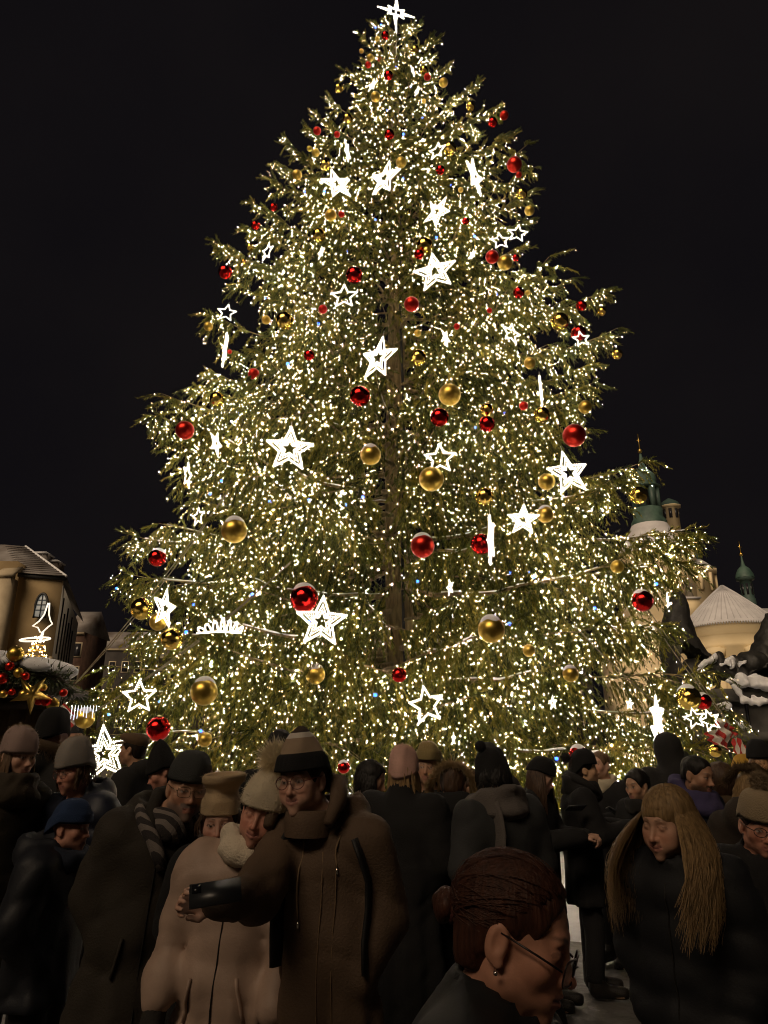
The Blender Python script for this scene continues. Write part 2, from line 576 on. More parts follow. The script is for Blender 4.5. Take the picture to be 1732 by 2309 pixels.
def fairy_lights():
    P = np.concatenate(BULBS)
    RNG.shuffle(P)
    keep = P[:, 2] > 0.5
    P = P[keep]
    # outer ones are kept, deep inner ones mostly dropped (the strings are draped over the outside)
    rr = np.hypot(P[:, 0] - X0, P[:, 1] - D) / np.maximum(R_at(P[:, 2]), 0.3)
    P = P[(rr > 0.55) | (RNG.random(len(P)) < 0.45)]
    nblue = 64
    front = P[P[:, 1] < D - 0.3]
    bl = front[RNG.choice(len(front), nblue, replace=False)] + np.array([0, -0.08, 0])
    r = RNG.choice([0.0036, 0.0052, 0.0074, 0.0105], len(P), p=[0.44, 0.32, 0.17, 0.07])
    V = P[:, None, :] + r[:, None, None] * TV[None]
    T = (np.arange(len(P)) * 4)[:, None, None] + TF[None]
    me = mesh_np("fairy_lights", V.reshape(-1, 3), T.reshape(-1, 3))
    me.materials.append(M_lights); me.materials.append(M_lights_dim); me.materials.append(M_lights_cool)
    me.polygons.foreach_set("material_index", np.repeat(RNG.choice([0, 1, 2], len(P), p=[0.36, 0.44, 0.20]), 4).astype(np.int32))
    o = link("fairy_lights", me, None)
    tag(o, "thousands of tiny warm white bulbs strung all over the spruce", "fairy lights", kind="stuff")
    iv, it = ico(1)
    me = mesh_np("blue_bulb", iv * 0.028, it, True)
    for p in bl:
        b = link("blue_bulb", me, M_blue, loc=tuple(p))
        tag(b, "small glowing blue bulb among the warm white tree lights", "light bulb", "blue bulbs scattered over the tree")
    print("BULBS", len(P), "NEEDLE TRIS", BUDGET["tri"])
fairy_lights()

def hit(px, py, k=1.0):
    """first point where the sight line through a spot of the tree meets its outer surface"""
    for Y in np.arange(4.0, D, 0.03):
        p = at(px, py, Y)
        if p.z > 0.3 and math.hypot(p.x - X0, p.y - D) < k * R_at(p.z):
            return p
    return at(px, py, D - 0.4)
# ---------------------------------------------------------------- implicit shapes (bodies, coats, statues) turned into meshes by surface nets
def smin(a, b, k):
    if k <= 0: return np.minimum(a, b)
    h = np.clip(0.5 + 0.5 * (b - a) / k, 0, 1)
    return b + (a - b) * h - k * h * (1 - h)
def smax(a, b, k):
    return -smin(-a, -b, k)

class Field:
    def __init__(self, xs, ys, zs):
        self.ax = [np.asarray(a, dtype=np.float32) for a in (xs, ys, zs)]
        self.f = np.full([len(a) for a in self.ax], 1.0, dtype=np.float32)
    def block(self, lo, hi):
        sl = []
        for a, l, h in zip(self.ax, lo, hi):
            i0 = max(0, int(np.searchsorted(a, l)) - 1); i1 = min(len(a), int(np.searchsorted(a, h)) + 1)
            if i1 - i0 < 1: return None
            sl.append(slice(i0, i1))
        X, Y, Z = np.meshgrid(*[a[s] for a, s in zip(self.ax, sl)], indexing='ij')
        return tuple(sl), X, Y, Z
    def apply(self, lo, hi, fn, k=0.02, op='add'):
        b = self.block(lo, hi)
        if b is None: return self
        sl, X, Y, Z = b
        d = fn(X, Y, Z).astype(np.float32)
        g = self.f[sl]
        self.f[sl] = smin(g, d, k) if op == 'add' else smax(g, -d, k)
        return self
    def cone(self, a, b, ra, rb, k=0.02, sx=1.0, sy=1.0, op='add', pad=0.10):
        """round cone from a to b; sx, sy stretch its cross-section"""
        a, b = np.array(a, dtype=float), np.array(b, dtype=float)
        R = max(ra, rb) * max(sx, sy, 1) + pad
        lo, hi = np.minimum(a, b) - R, np.maximum(a, b) + R
        def fn(X, Y, Z):
            s = np.array([sx, sy, 1.0])
            A, B = a / s, b / s
            ba = B - A; L2 = ba.dot(ba) + 1e-9
            px, py, pz = X / sx - A[0], Y / sy - A[1], Z - A[2]
            h = np.clip((px * ba[0] + py * ba[1] + pz * ba[2]) / L2, 0, 1)
            d = np.sqrt((px - ba[0] * h) ** 2 + (py - ba[1] * h) ** 2 + (pz - ba[2] * h) ** 2)
            return (d - (ra + (rb - ra) * h)) * min(1.0, (sx + sy) / 2)
        return self.apply(lo, hi, fn, k, op)
    def ball(self, c, r, k=0.02, M=None, op='add', pad=0.06):
        """ellipsoid; M (3x3) turns world offsets into the ellipsoid's own axes"""
        c = np.array(c, dtype=float)
        r = np.array([r, r, r] if np.isscalar(r) else r, dtype=float)
        R = r.max() + pad
        def fn(X, Y, Z):
            x, y, z = X - c[0], Y - c[1], Z - c[2]
            if M is not None:
                x, y, z = M[0][0] * x + M[0][1] * y + M[0][2] * z, M[1][0] * x + M[1][1] * y + M[1][2] * z, M[2][0] * x + M[2][1] * y + M[2][2] * z
            k0 = np.sqrt((x / r[0]) ** 2 + (y / r[1]) ** 2 + (z / r[2]) ** 2)
            k1 = np.sqrt((x / r[0] ** 2) ** 2 + (y / r[1] ** 2) ** 2 + (z / r[2] ** 2) ** 2)
            return np.where(k1 > 1e-6, k0 * (k0 - 1) / np.maximum(k1, 1e-6), -r.min())
        return self.apply(c - R, c + R, fn, k, op)
    def cut_below(self, z):
        d = z - self.ax[2][None, None, :]
        self.f = np.maximum(self.f, d)
        return self
    def cut_above(self, z):
        d = self.ax[2][None, None, :] - z
        self.f = np.maximum(self.f, d)
        return self
    def noise(self, amp, freq, seed=0, aniso=(1, 1, 1), n=5):
        rs = np.random.default_rng(seed)
        X, Y, Z = self.ax[0][:, None, None], self.ax[1][None, :, None], self.ax[2][None, None, :]
        acc = 0
        for i in range(n):
            v = rs.normal(0, 1, 3) * np.array(aniso); v /= np.linalg.norm(v)
            q = freq * rs.uniform(0.6, 1.6)
            acc = acc + np.sin(q * (v[0] * X + v[1] * Y + v[2] * Z) + rs.uniform(0, 6.28) + 1.3 * np.sin(q * 0.4 * (X * v[1] - Z * v[0])))
        self.f = self.f + (amp / n ** 0.5 * acc).astype(np.float32)
        return self
    def nets(self):
        f, (xs, ys, zs) = self.f, self.ax
        ins = f < 0
        c = ins[:-1, :-1, :-1].astype(np.int8)
        tot = np.zeros([s - 1 for s in f.shape], dtype=np.int8)
        for i in (0, 1):
            for j in (0, 1):
                for k in (0, 1):
                    tot += ins[i:f.shape[0] - 1 + i, j:f.shape[1] - 1 + j, k:f.shape[2] - 1 + k]
        act = (tot > 0) & (tot < 8)
        I, J, K = np.nonzero(act)
        n = len(I)
        if n == 0: return np.zeros((0, 3)), np.zeros((0, 4), dtype=np.int32)
        idx = np.full(act.shape, -1, dtype=np.int32); idx[I, J, K] = np.arange(n)
        acc = np.zeros((n, 3)); cnt = np.zeros(n)
        corners = [(0, 0, 0), (1, 0, 0), (0, 1, 0), (1, 1, 0), (0, 0, 1), (1, 0, 1), (0, 1, 1), (1, 1, 1)]
        vals = [f[I + a, J + b, K + c_] for a, b, c_ in corners]
        pos = [np.stack([xs[I + a], ys[J + b], zs[K + c_]], 1) for a, b, c_ in corners]
        for p in range(8):
            for q in range(p + 1, 8):
                if bin(p ^ q).count("1") != 1: continue
                m = (vals[p] < 0) != (vals[q] < 0)
                t = vals[p] / np.where(np.abs(vals[p] - vals[q]) < 1e-9, 1, vals[p] - vals[q])
                pt = pos[p] + (pos[q] - pos[p]) * t[:, None]
                acc[m] += pt[m]; cnt[m] += 1
        V = acc / np.maximum(cnt, 1)[:, None]
        Q = []
        for ax in range(3):
            sh = [slice(None)] * 3; s2 = [slice(None)] * 3
            sh[ax] = slice(0, -1); s2[ax] = slice(1, None)
            d = ins[tuple(sh)] != ins[tuple(s2)]
            fl = ins[tuple(sh)]
            u, v = (ax + 1) % 3, (ax + 2) % 3
            core = [slice(None)] * 3; core[u] = slice(1, -1); core[v] = slice(1, -1)
            d2 = np.zeros_like(d); d2[tuple(core)] = d[tuple(core)]
            e = np.nonzero(d2)
            e = [a for a in e]
            def cell(du, dv):
                k = [a.copy() for a in e]; k[u] = k[u] - du; k[v] = k[v] - dv
                return idx[k[0], k[1], k[2]]
            q = np.stack([cell(1, 1), cell(0, 1), cell(0, 0), cell(1, 0)], 1)
            flip = ~fl[e[0], e[1], e[2]]
            q[flip] = q[flip][:, ::-1]
            Q.append(q)
        Q = np.concatenate(Q)
        Q = Q[(Q >= 0).all(1)]
        return V, Q

def axis(lo, hi, h, fine=None, hf=None):
    """grid line positions, finer inside the given interval"""
    if fine is None:
        return np.arange(lo, hi + h, h)
    a, b = fine
    return np.concatenate([np.arange(lo, a, h), np.arange(a, b, hf), np.arange(b, hi + h, h)])
# ---------------------------------------------------------------- baubles
def bauble_mat(name, color, rough, bscale, bump):
    return mat(name, color, rough, metal=1.0, bump=bump, bscale=bscale, var=0.12, vscale=2.0)
M_gold_matt = bauble_mat("satin_gold", (0.72, 0.50, 0.10), 0.34, 30, 0.02)
M_gold_shine = bauble_mat("mirror_gold", (0.85, 0.62, 0.14), 0.06, 16, 0.10)
M_red_matt = bauble_mat("satin_red", (0.62, 0.035, 0.022), 0.34, 30, 0.02)
M_red_shine = bauble_mat("mirror_red", (0.66, 0.018, 0.016), 0.06, 16, 0.12)
M_cap = mat("bauble_cap_metal", (0.55, 0.45, 0.25), 0.35, metal=1.0)
SPH_V, SPH_F = ico(4)
BALL_ME = {}
def ball_mesh(kind):
    if kind not in BALL_ME:
        m = {"Gm": M_gold_matt, "Gs": M_gold_shine, "Rm": M_red_matt, "Rs": M_red_shine}[kind]
        me = mesh_np("bauble", SPH_V, SPH_F, True); me.materials.append(m)
        BALL_ME[kind] = me
    return BALL_ME[kind]
CAP_ME = MB().lathe([(0, 1.10), (0.10, 1.10), (0.13, 1.06), (0.14, 0.97)], n=10).mesh("hanging_cap", True); CAP_ME.materials.append(M_cap)
def snowcap_mesh():
    n, m = 20, 7
    V, Q, T = [(0, 0, 1.16)], [], []
    for i in range(1, m):
        ph = i / (m - 1) * 0.82
        for j in range(n):
            a = j * 2 * math.pi / n
            p2 = ph * (1 + 0.14 * math.sin(3 * a) + 0.07 * math.sin(5 * a + 1))
            rr = 1.0 + 0.15 * (1 - (i / (m - 1)) ** 2) + 0.012
            V.append((rr * math.sin(p2) * math.cos(a), rr * math.sin(p2) * math.sin(a), rr * math.cos(p2)))
    for j in range(n): T.append((0, 1 + j, 1 + (j + 1) % n))
    for i in range(m - 2):
        for j in range(n):
            Q.append((1 + i * n + j, 1 + (i + 1) * n + j, 1 + (i + 1) * n + (j + 1) % n, 1 + i * n + (j + 1) % n))
    me = MB().add(V, Q, T).mesh("snow_cap", True); me.materials.append(M_snow)
    return me
SNOWCAP_ME = snowcap_mesh()

# x, y, radius (pixels of the photograph), kind, snow, depth factor
BALLS = [(869, 80, 9, "Rs"), (851, 87, 5, "Gm"), (815, 115, 5, "Gm"), (835, 130, 8, "Gm"), (830, 146, 7, "Rm"), (856, 133, 5, "Rm"), (936, 112, 9, "Gs"),
 (876, 170, 10, "Rs"), (956, 158, 9, "Gs"), (964, 173, 8, "Rm"), (1000, 186, 10, "Gm"), (764, 199, 10, "Gs"), (847, 218, 11, "Gm"), (956, 228, 5, "Gm"),
 (1061, 240, 10, "Gs"), (784, 267, 11, "Gs"), (715, 295, 9, "Rm"), (760, 303, 7, "Rm"), (1111, 276, 11, "Rs"), (1137, 260, 10, "Rm"), (878, 303, 11, "Rs"),
 (712, 344, 9, "Gm"), (698, 335, 6, "Gm"), (1014, 335, 15, "Gs"), (905, 366, 12, "Gm"), (733, 372, 12, "Gs"), (993, 383, 10, "Rs"), (1160, 371, 17, "Rm"),
 (1170, 394, 7, "Rm"), (670, 394, 11, "Gm"), (1176, 437, 13, "Gs"), (1194, 475, 11, "Gm"), (746, 485, 13, "Gm"), (770, 483, 7, "Rm"), (617, 467, 9, "Rs"),
 (1050, 498, 8, "Rs"), (1039, 428, 6, "Gm"), (576, 508, 10, "Rs"), (719, 530, 15, "Gs"), (564, 557, 8, "Gs"), (550, 590, 6, "Gs"), (508, 613, 16, "Rs"),
 (799, 620, 19, "Rs"), (728, 697, 10, "Rm"), (600, 721, 10, "Gm"), (642, 723, 20, "Gs"), (470, 736, 10, "Gm"), (697, 801, 12, "Rs"), (572, 843, 13, "Rm"),
 (518, 793, 5, "Rm"), (490, 900, 17, "Gs"), (812, 893, 23, "Rs"), (957, 554, 19, "Gs"), (945, 573, 11, "Rs"), (1110, 579, 15, "Rm"), (1139, 592, 17, "Gm"),
 (1163, 581, 8, "Rs"), (1170, 660, 13, "Rs"), (1190, 660, 6, "Gm"), (928, 686, 17, "Rm"), (1311, 689, 12, "Rs"), (1357, 702, 10, "Gs"), (1262, 725, 20, "Gs"),
 (1305, 751, 17, "Rs"), (942, 751, 8, "Gm"), (1030, 736, 7, "Rm"), (1104, 700, 6, "Rm"), (944, 806, 18, "Gs"), (1195, 818, 13, "Gm"), (1392, 798, 12, "Gs"),
 (1014, 890, 25, "Gm"), (991, 941, 21, "Rs"), (1098, 956, 18, "Rs"), (1098, 924, 15, "Gs"), (1221, 935, 18, "Gs"), (1320, 918, 15, "Gm"), (1295, 982, 26, "Rm"),
 (1181, 915, 10, "Rm"), (417, 970, 21, "Rm"), (528, 1196, 29, "Gm"), (355, 1258, 20, "Rs"), (420, 1091, 10, "Gs"), (836, 1026, 23, "Gm"), (973, 1080, 28, "Gm"),
 (953, 1231, 27, "Rm"), (686, 1350, 32, "Rs"), (1085, 1227, 24, "Rs"), (1092, 1120, 21, "Gs"), (1233, 1086, 19, "Gm"), (1230, 1160, 19, "Gm"), (1440, 1117, 20, "Gs"),
 (1392, 1278, 15, "Gm"), (1449, 1355, 24, "Rs"), (320, 1373, 25, "Gs"), (357, 1402, 20, "Gm"), (388, 1441, 25, "Gs"), (460, 1560, 30, "Gm"), (191, 1620, 22, "Gm"),
 (357, 1643, 27, "Rs"), (462, 1668, 16, "Gm"), (711, 1521, 22, "Gm"), (900, 1522, 17, "Rs"), (775, 1730, 14, "Rs"), (668, 1648, 7, "Gm"), (1108, 1420, 30, "Gm"),
 (1287, 1520, 18, "Gm"), (1193, 1467, 14, "Gm"), (1305, 1704, 22, "Rs"), (1553, 1574, 27, "Gs"), (1586, 1582, 18, "Rs"), (1613, 1693, 14, "Gs"), (490, 1752, 12, "Rs")]
SNOWY = {(528, 1196), (355, 1258), (953, 1231), (686, 1350), (1230, 1160), (1449, 1355), (460, 1560), (1108, 1420), (1287, 1520), (1553, 1574),
         (1586, 1582), (775, 1730), (1305, 1704), (191, 1620), (836, 1026), (490, 1752), (711, 1521)}
HIDDEN = {(1014, 890), (1181, 915), (1085, 1227), (1392, 1278), (462, 1668), (711, 1521), (1193, 1467), (1613, 1693), (728, 697), (572, 843), (900, 1522)}

def rows(y):
    for lim, t in ((110, "just under the treetop star"), (210, "near the treetop"), (320, "high up the tree"), (450, "in the upper tree"), (600, "above the middle of the tree"),
                   (780, "at mid height of the tree"), (960, "halfway down the tree"), (1130, "below the middle of the tree"), (1300, "in the lower tree"), (1480, "low on the tree"), (1660, "on the lowest boughs")):
        if y < lim: return t
    return "just above the crowd's heads"
def cols(x, y):
    half = float(np.interp(y, [0, 400, 900, 1300, 1700], [60, 300, 520, 650, 750]))
    u = (x - 893) / half
    return ("at the far left edge" if u < -0.78 else "on the left side" if u < -0.42 else "left of the trunk" if u < -0.08 else
            "by the trunk" if u < 0.10 else "right of the trunk" if u < 0.42 else "on the right side" if u < 0.78 else "at the far right edge")

M_string = mat("hanging_string", (0.2, 0.17, 0.1), 0.8)
USED_L = {}
def uniq(lab, x, y, pool, r=None):
    """if the phrase is taken, add what is beside it: the nearest other ornament and on which side"""
    if lab not in USED_L:
        USED_L[lab] = 1
        return lab
    best = min((((x - q[0]) ** 2 + (y - q[1]) ** 2, q) for q in pool if (q[0], q[1]) != (x, y)), key=lambda t: t[0])[1]
    rel = ("right of" if x - best[0] > abs(y - best[1]) else "left of" if best[0] - x > abs(y - best[1]) else "below" if y > best[1] else "above")
    what = {"G": "a gold bauble", "R": "a red bauble", "S": "a glowing star"}[best[3][0]]
    lab2 = f"{lab}, {rel} {what}"
    if lab2 in USED_L:
        k = USED_L[lab2] = USED_L[lab2] + 1
        lab2 += ", higher one" if y < best[1] else ", lower one"
    USED_L.setdefault(lab2, 1)
    if len(lab2.split()) > 15: lab2 = lab2.replace(' of the tree', '').replace('half-turned ', '').replace('edge-on ', '').replace('just under the treetop star', 'under the topper').replace('on the lowest boughs', 'at the bottom').replace('glowing white', 'glowing').replace('just above the ', 'above ')
    return lab2

def baubles():
    pool = BALLS + [(s[0], s[1], 20, "S") for s in STARS]
    size_of = lambda r: "tiny" if r < 8 else "small" if r < 13 else "large" if r > 22 else ""
    for (x, y, rp, k) in BALLS:
        hid = (x, y) in HIDDEN
        p = hit(x, y, 0.90 if hid else 1.03)
        r = px_to_m(rp, p)
        e = link("bauble", ball_mesh(k), None, loc=tuple(p))
        e.scale = (r, r, r)
        e.rotation_euler = (RNG.uniform(-0.2, 0.2), RNG.uniform(-0.2, 0.2), RNG.uniform(0, 6.28))
        c = link("hanging_cap", CAP_ME, None, e)
        lab = f"{size_of(rp)} {'satin' if k[1] == 'm' else 'mirror'} {'gold' if k[0] == 'G' else 'red'} bauble {cols(x, y)} {rows(y)}".strip()
        if (x, y) in SNOWY:
            link("snow_cap", SNOWCAP_ME, None, e)
            lab = lab.replace("bauble", "snow-capped bauble")
        tag(e, uniq(lab, x, y, pool), "bauble", "gold and red baubles on the tree")

# ---------------------------------------------------------------- lit stars
M_led = mat("led_rope", (1, 0.95, 0.85), 0.4, emit=(1.0, 0.90, 0.72), estr=STAR_STRENGTH)
M_wire = mat("white_frame_wire", (0.6, 0.57, 0.5), 0.5)
def star_outline(R, r, n=5, rot=0.0):
    return [((R if i % 2 == 0 else r) * math.sin(rot + math.pi * i / n), (R if i % 2 == 0 else r) * math.cos(rot + math.pi * i / n)) for i in range(2 * n)]
def outline_pts(R, r, y, n=5, sub=5):
    o = star_outline(R, r, n)
    P = []
    for i in range(len(o)):
        a, b = o[i], o[(i + 1) % len(o)]
        for k in range(sub):
            t = k / sub
            P.append((a[0] + (b[0] - a[0]) * t, y, a[1] + (b[1] - a[1]) * t))
    return P
def led_bumps(mb, P, r):
    """the little lamps of the rope stand proud of it"""
    for p in P:
        mb.add(OV * r + np.array(p), None, OF)
STAR_ME = {}
def star_mesh(kind):
    if kind in STAR_ME: return STAR_ME[kind]
    led, wire = MB(), MB()
    if kind == "filled":
        for k, y, tr in ((1.0, 0.0, 0.030), (0.66, -0.05, 0.018), (0.42, -0.06, 0.020)):
            P = outline_pts(k, 0.44 * k, y)
            if k != 0.66: led.tube(P, tr, 5, closed=True)
            led_bumps(led, outline_pts(k, 0.44 * k, y, sub=int(3 + 5 * k)), tr * 1.7)
        o, i_ = star_outline(1.0, 0.44), star_outline(0.42, 0.18)
        for a, b in zip(o, i_):
            wire.tube([(a[0], 0, a[1]), (b[0], -0.03, b[1])], 0.016, 4)
            led_bumps(led, [(a[0] + (b[0] - a[0]) * t, -0.045, a[1] + (b[1] - a[1]) * t) for t in (0.15, 0.32)], 0.04)
    else:
        P = outline_pts(1.0, 0.46, 0.0)
        led.tube(P, 0.038, 6, closed=True)
        led_bumps(led, outline_pts(1.0, 0.46, 0.0, sub=6), 0.062)
        P2 = outline_pts(0.84, 0.40, 0.05)
        wire.tube(P2, 0.02, 4, closed=True)
        for q in (0, 2, 4, 6, 8):
            a, b = star_outline(1.0, 0.46)[q], star_outline(0.84, 0.40)[q]
            wire.tube([(a[0], 0, a[1]), (b[0], 0.05, b[1])], 0.015, 4)
    wire.tube([(0, 0, 1.0), (0, 0, 1.28)], 0.010, 4)
    STAR_ME[kind] = (led.mesh("led_rope", True), wire.mesh("frame_wire", True))
    STAR_ME[kind][0].materials.append(M_led); STAR_ME[kind][1].materials.append(M_wire)
    return STAR_ME[kind]
# x, y, radius px, kind, yaw (deg, 90 = edge on), roll, words
STARS = [(760, 415, 38, "filled", 20, -22), (868, 402, 42, "filled", 38, 18), (783, 340, 24, "filled", 72, 14), (1070, 397, 43, "filled", 68, -10), (986, 340, 22, "outline", 30, 10),
 (840, 192, 15, "filled", 45, 20), (931, 160, 12, "filled", 65, 5), (941, 205, 11, "filled", 55, 25), (986, 478, 36, "filled", 35, -28), (603, 567, 22, "outline", 58, 15), (724, 570, 15, "filled", 60, 5),
 (776, 668, 31, "outline", 8, 0), (511, 705, 22, "outline", 12, 8), (508, 788, 40, "filled", 84, 8), (854, 808, 52, "filled", 40, 14), (653, 1013, 54, "filled", 2, 2), (1128, 543, 22, "outline", 12, -6), (1167, 526, 23, "outline", 8, 12),
 (981, 613, 50, "filled", 10, -6), (1153, 752, 26, "outline", 42, 8), (1311, 764, 20, "outline", 20, -8), (1005, 762, 20, "filled", 62, 16), (1219, 880, 36, "filled", 88, -3), (1067, 573, 11, "filled", 50, 10),
 (487, 1000, 28, "filled", 62, 8), (423, 1072, 30, "outline", 72, -4), (447, 1165, 22, "outline", 55, -4), (992, 1034, 36, "outline", 4, 0), (1015, 1325, 19, "filled", 66, -8), (725, 1402, 58, "filled", 0, 3),
 (1282, 1067, 52, "filled", 30, -12), (1107, 1217, 58, "filled", 83, -2), (1180, 1172, 36, "filled", 5, 6), (371, 1372, 44, "filled", 56, 3), (314, 1571, 37, "outline", 4, -4), (236, 1700, 62, "filled", 22, -10),
 (962, 1590, 42, "outline", 22, -10), (1247, 1585, 16, "filled", 55, 0), (1023, 1666, 13, "filled", 70, 0), (1482, 1655, 46, "filled", 76, 0), (1482, 1612, 42, "filled", 70, 4), (1567, 1620, 23, "outline", 15, -10), (1602, 1625, 24, "outline", 25, -16),
 (1506, 1354, 17, "filled", 80, 0), (1420, 1588, 13, "filled", 50, 10)]
def stars():
    pool = [(b[0], b[1], b[2], b[3]) for b in BALLS] + [(s[0], s[1], s[2], "S") for s in STARS]
    for (x, y, rp, k, yaw, roll) in STARS:
        low = y > 1540
        p = hit(x, y, 1.05)
        r = px_to_m(rp, p)
        led, wire = star_mesh(k)
        e = link("glowing_star", wire, None, loc=tuple(p))
        e.scale = (r, r, r)
        face = math.atan2(p.x, p.y)
        e.rotation_euler = (0, math.radians(roll), -face + math.radians(yaw if (x + y) % 2 else -yaw))
        link("led_rope", led, None, e)
        size = "small" if rp < 24 else "big" if rp > 45 else ""
        turn = "edge-on" if yaw > 60 else "half-turned" if yaw > 28 else ""
        lab = f"{size} {turn} glowing white {'filled' if k == 'filled' else 'outlined'} star {cols(x, y)} {rows(y)}".replace("  ", " ").replace("  ", " ").strip()
        tag(e, uniq(lab, x, y, pool), "star", "glowing stars on the tree")
stars()
baubles()

def topper():
    p = at(893, 27, D)
    e = empty("treetop_star", (p.x, p.y, p.z))
    tag(e, "glowing eight-pointed outlined star crowning the tree", "star")
    r = px_to_m(42, p)
    led = MB()
    L = [1.45, 0.62, 1.0, 0.62, 1.25, 0.62, 1.0, 0.62]
    P = []
    for i in range(16):
        a = math.pi * i / 8 + 0.10
        k = L[i // 2] if i % 2 == 0 else 0.30
        P.append((k * r * math.sin(a), 0, k * r * math.cos(a)))
    Q = []
    for i in range(16):
        for t in (0, 0.25, 0.5, 0.75):
            a, b = np.array(P[i]), np.array(P[(i + 1) % 16])
            Q.append(tuple(a + (b - a) * t))
    led.tube(Q, 0.018, 6, closed=True); led_bumps(led, Q, 0.030)
    o = led.build("led_rope", M_led, e); o.rotation_euler = (math.radians(-12), 0, math.radians(14))
    v = MB().tube([(0, 0.02, 1.3 * r), (0, 0.02, -1.5 * r)], 0.024, 6)
    led_bumps(v, [(0, 0.02, z * r) for z in np.linspace(-1.4, 1.3, 12)], 0.038)
    v.build("led_bar", M_led, e)
    MB().tube([(0, 0.05, -3.0 * r), (0, 0.05, 0)], 0.02, 6).build("pole", M_wire, e)
topper()

# ---------------------------------------------------------------- guy ropes and their warning cloths
M_rope = mat("guy_rope", (0.17, 0.145, 0.10), 0.8, bump=0.4, bscale=200)
def rope(a, b, words, n=2):
    a, b = Vector(a), Vector(b)
    e = empty("guy_rope", tuple(a))
    tag(e, words, "rope", "guy ropes bracing the tree")
    for k in range(n):
        pts = []
        for t in np.linspace(0, 1, 14):
            q = a.lerp(b, t); q.z -= 0.12 * math.sin(math.pi * t)
            pts.append((q.x - a.x + 0.07 * k * math.sin(math.pi * t) , q.y - a.y + 0.02 * k, q.z - a.z + 0.03 * k))
        MB().tube(pts, 0.009, 5).build("strand", M_rope, e, smooth=True)
    return e
# ---------------------------------------------------------------- ropes (after ornaments helper)
rope(hit(655, 1270, 0.8), at(160, 1640, 9.6), "pale guy rope slanting down to the left through the lowest boughs")
rope(hit(520, 1100, 0.75), at(128, 1590, 10.6), "pale double guy rope running down to the left in front of the dark sky", 2)
rope(at(1400, 1290, 13.0), at(1650, 1640, 10.8), "pale guy rope running down to the right past the dark monument", 2)
rope(hit(1295, 1410, 0.8), at(1585, 1660, 10.2), "pale guy rope slanting down to the right through the lowest boughs", 1)

M_red = mat("red_cloth", (0.45, 0.03, 0.025), 0.7, var=0.2, vscale=20)
M_white = mat("white_cloth", (0.62, 0.58, 0.5), 0.7, var=0.12, vscale=20)
def text_mesh(name, body, size, material, parent, loc, rot, depth=0.003):
    cu = bpy.data.curves.new(name, 'FONT')
    cu.body = body; cu.size = size; cu.extrude = depth; cu.align_x = 'CENTER'; cu.align_y = 'CENTER'; cu.resolution_u = 2
    t = bpy.data.objects.new(name, cu); COL.objects.link(t)
    dg = bpy.context.evaluated_depsgraph_get()
    me = bpy.data.meshes.new_from_object(t.evaluated_get(dg))
    bpy.data.objects.remove(t)
    me.materials.clear(); me.materials.append(material)
    o = link(name, me, None, parent, loc); o.rotation_euler = rot
    return o
def cloth_left():
    p = at(152, 1613, 9.4)
    e = empty("warning_cloth", tuple(p)); tag(e, "red and white lettered warning strip tied to the left guy rope", "warning strip")
    w, h = px_to_m(52, p), px_to_m(26, p)
    body = MB()
    def sheet(x0, x1, z0, z1, y):
        n = 8
        V, Q = [], []
        for i in range(n + 1):
            for zz in (z0, z1):
                x = x0 + (x1 - x0) * i / n
                V.append((x, y + 0.015 * math.sin(i * 1.1), zz))
        for i in range(n): Q.append((2 * i, 2 * i + 2, 2 * i + 3, 2 * i + 1))
        V2 = [(a, b + 0.01, c) for a, b, c in V]
        return V + V2, Q + [tuple(reversed([k + len(V) for k in q])) for q in Q]
    V, Q = sheet(-w / 2, w / 2, -h * .22, h * .35, 0); MB().add(V, Q).build("white_band", M_white, e)
    V, Q = sheet(-w / 2, w / 2, h * .35, h * .5, 0); MB().add(V, Q).build("red_edge", M_red, e)
    V, Q = sheet(-w / 2, w / 2, -h * .5, -h * .22, 0); MB().add(V, Q).build("red_edge", M_red, e)
    text_mesh("lettering", "UNOR", h * 0.52, mat("red_ink", (0.35, 0.02, 0.02), 0.7), e, (-0.04 * w, -0.025, 0.07 * h), (math.pi / 2, 0, 0))
    e.rotation_euler = (0, math.radians(38), 0)
def cloth_right():
    p = at(1630, 1655, 10.4)
    e = empty("warning_cloth", tuple(p)); tag(e, "crumpled red and white striped warning cloth tied to the right guy rope", "warning strip")
    w = px_to_m(44, p)
    n = 12
    for k in range(9):
        mb = MB()
        V, Q = [], []
        for i in range(n + 1):
            t = i / n * 2 - 1
            for s in (0, 1):
                u = (k + s) / 9 * 2 - 1
                lim = (1 - abs(u) * 0.55)
                V.append((u * w * 0.8, 0.05 * math.sin(7 * u + 2) + 0.045 * math.sin(6 * t + 3 * u), t * w * 0.7 * lim + 0.05 * math.sin(5 * u)))
        for i in range(n): Q.append((2 * i, 2 * i + 1, 2 * i + 3, 2 * i + 2))
        mb.add(V, Q); mb.build("stripe", M_red if k % 2 == 0 else M_white, e, smooth=True)
    e.rotation_euler = (0, math.radians(-28), 0.3)
    p2 = at(1670, 1690, 10.2)
    e2 = empty("warning_cloth", tuple(p2)); tag(e2, "smaller crumpled striped warning cloth hanging lower at the right edge", "warning strip")
    for k in range(5):
        V, Q = [], []
        for i in range(7):
            t = i / 3 - 1
            for s in (0, 1):
                u = (k + s) / 5 * 2 - 1
                V.append((u * 0.10, 0.03 * math.sin(6 * u + 4 * t), t * 0.16 * (1 - 0.5 * abs(u)) - 0.3 * u * 0.2))
        for i in range(6): Q.append((2 * i, 2 * i + 1, 2 * i + 3, 2 * i + 2))
        MB().add(V, Q).build("stripe", M_red if k % 2 == 0 else M_white, e2, smooth=True)
cloth_left(); cloth_right()

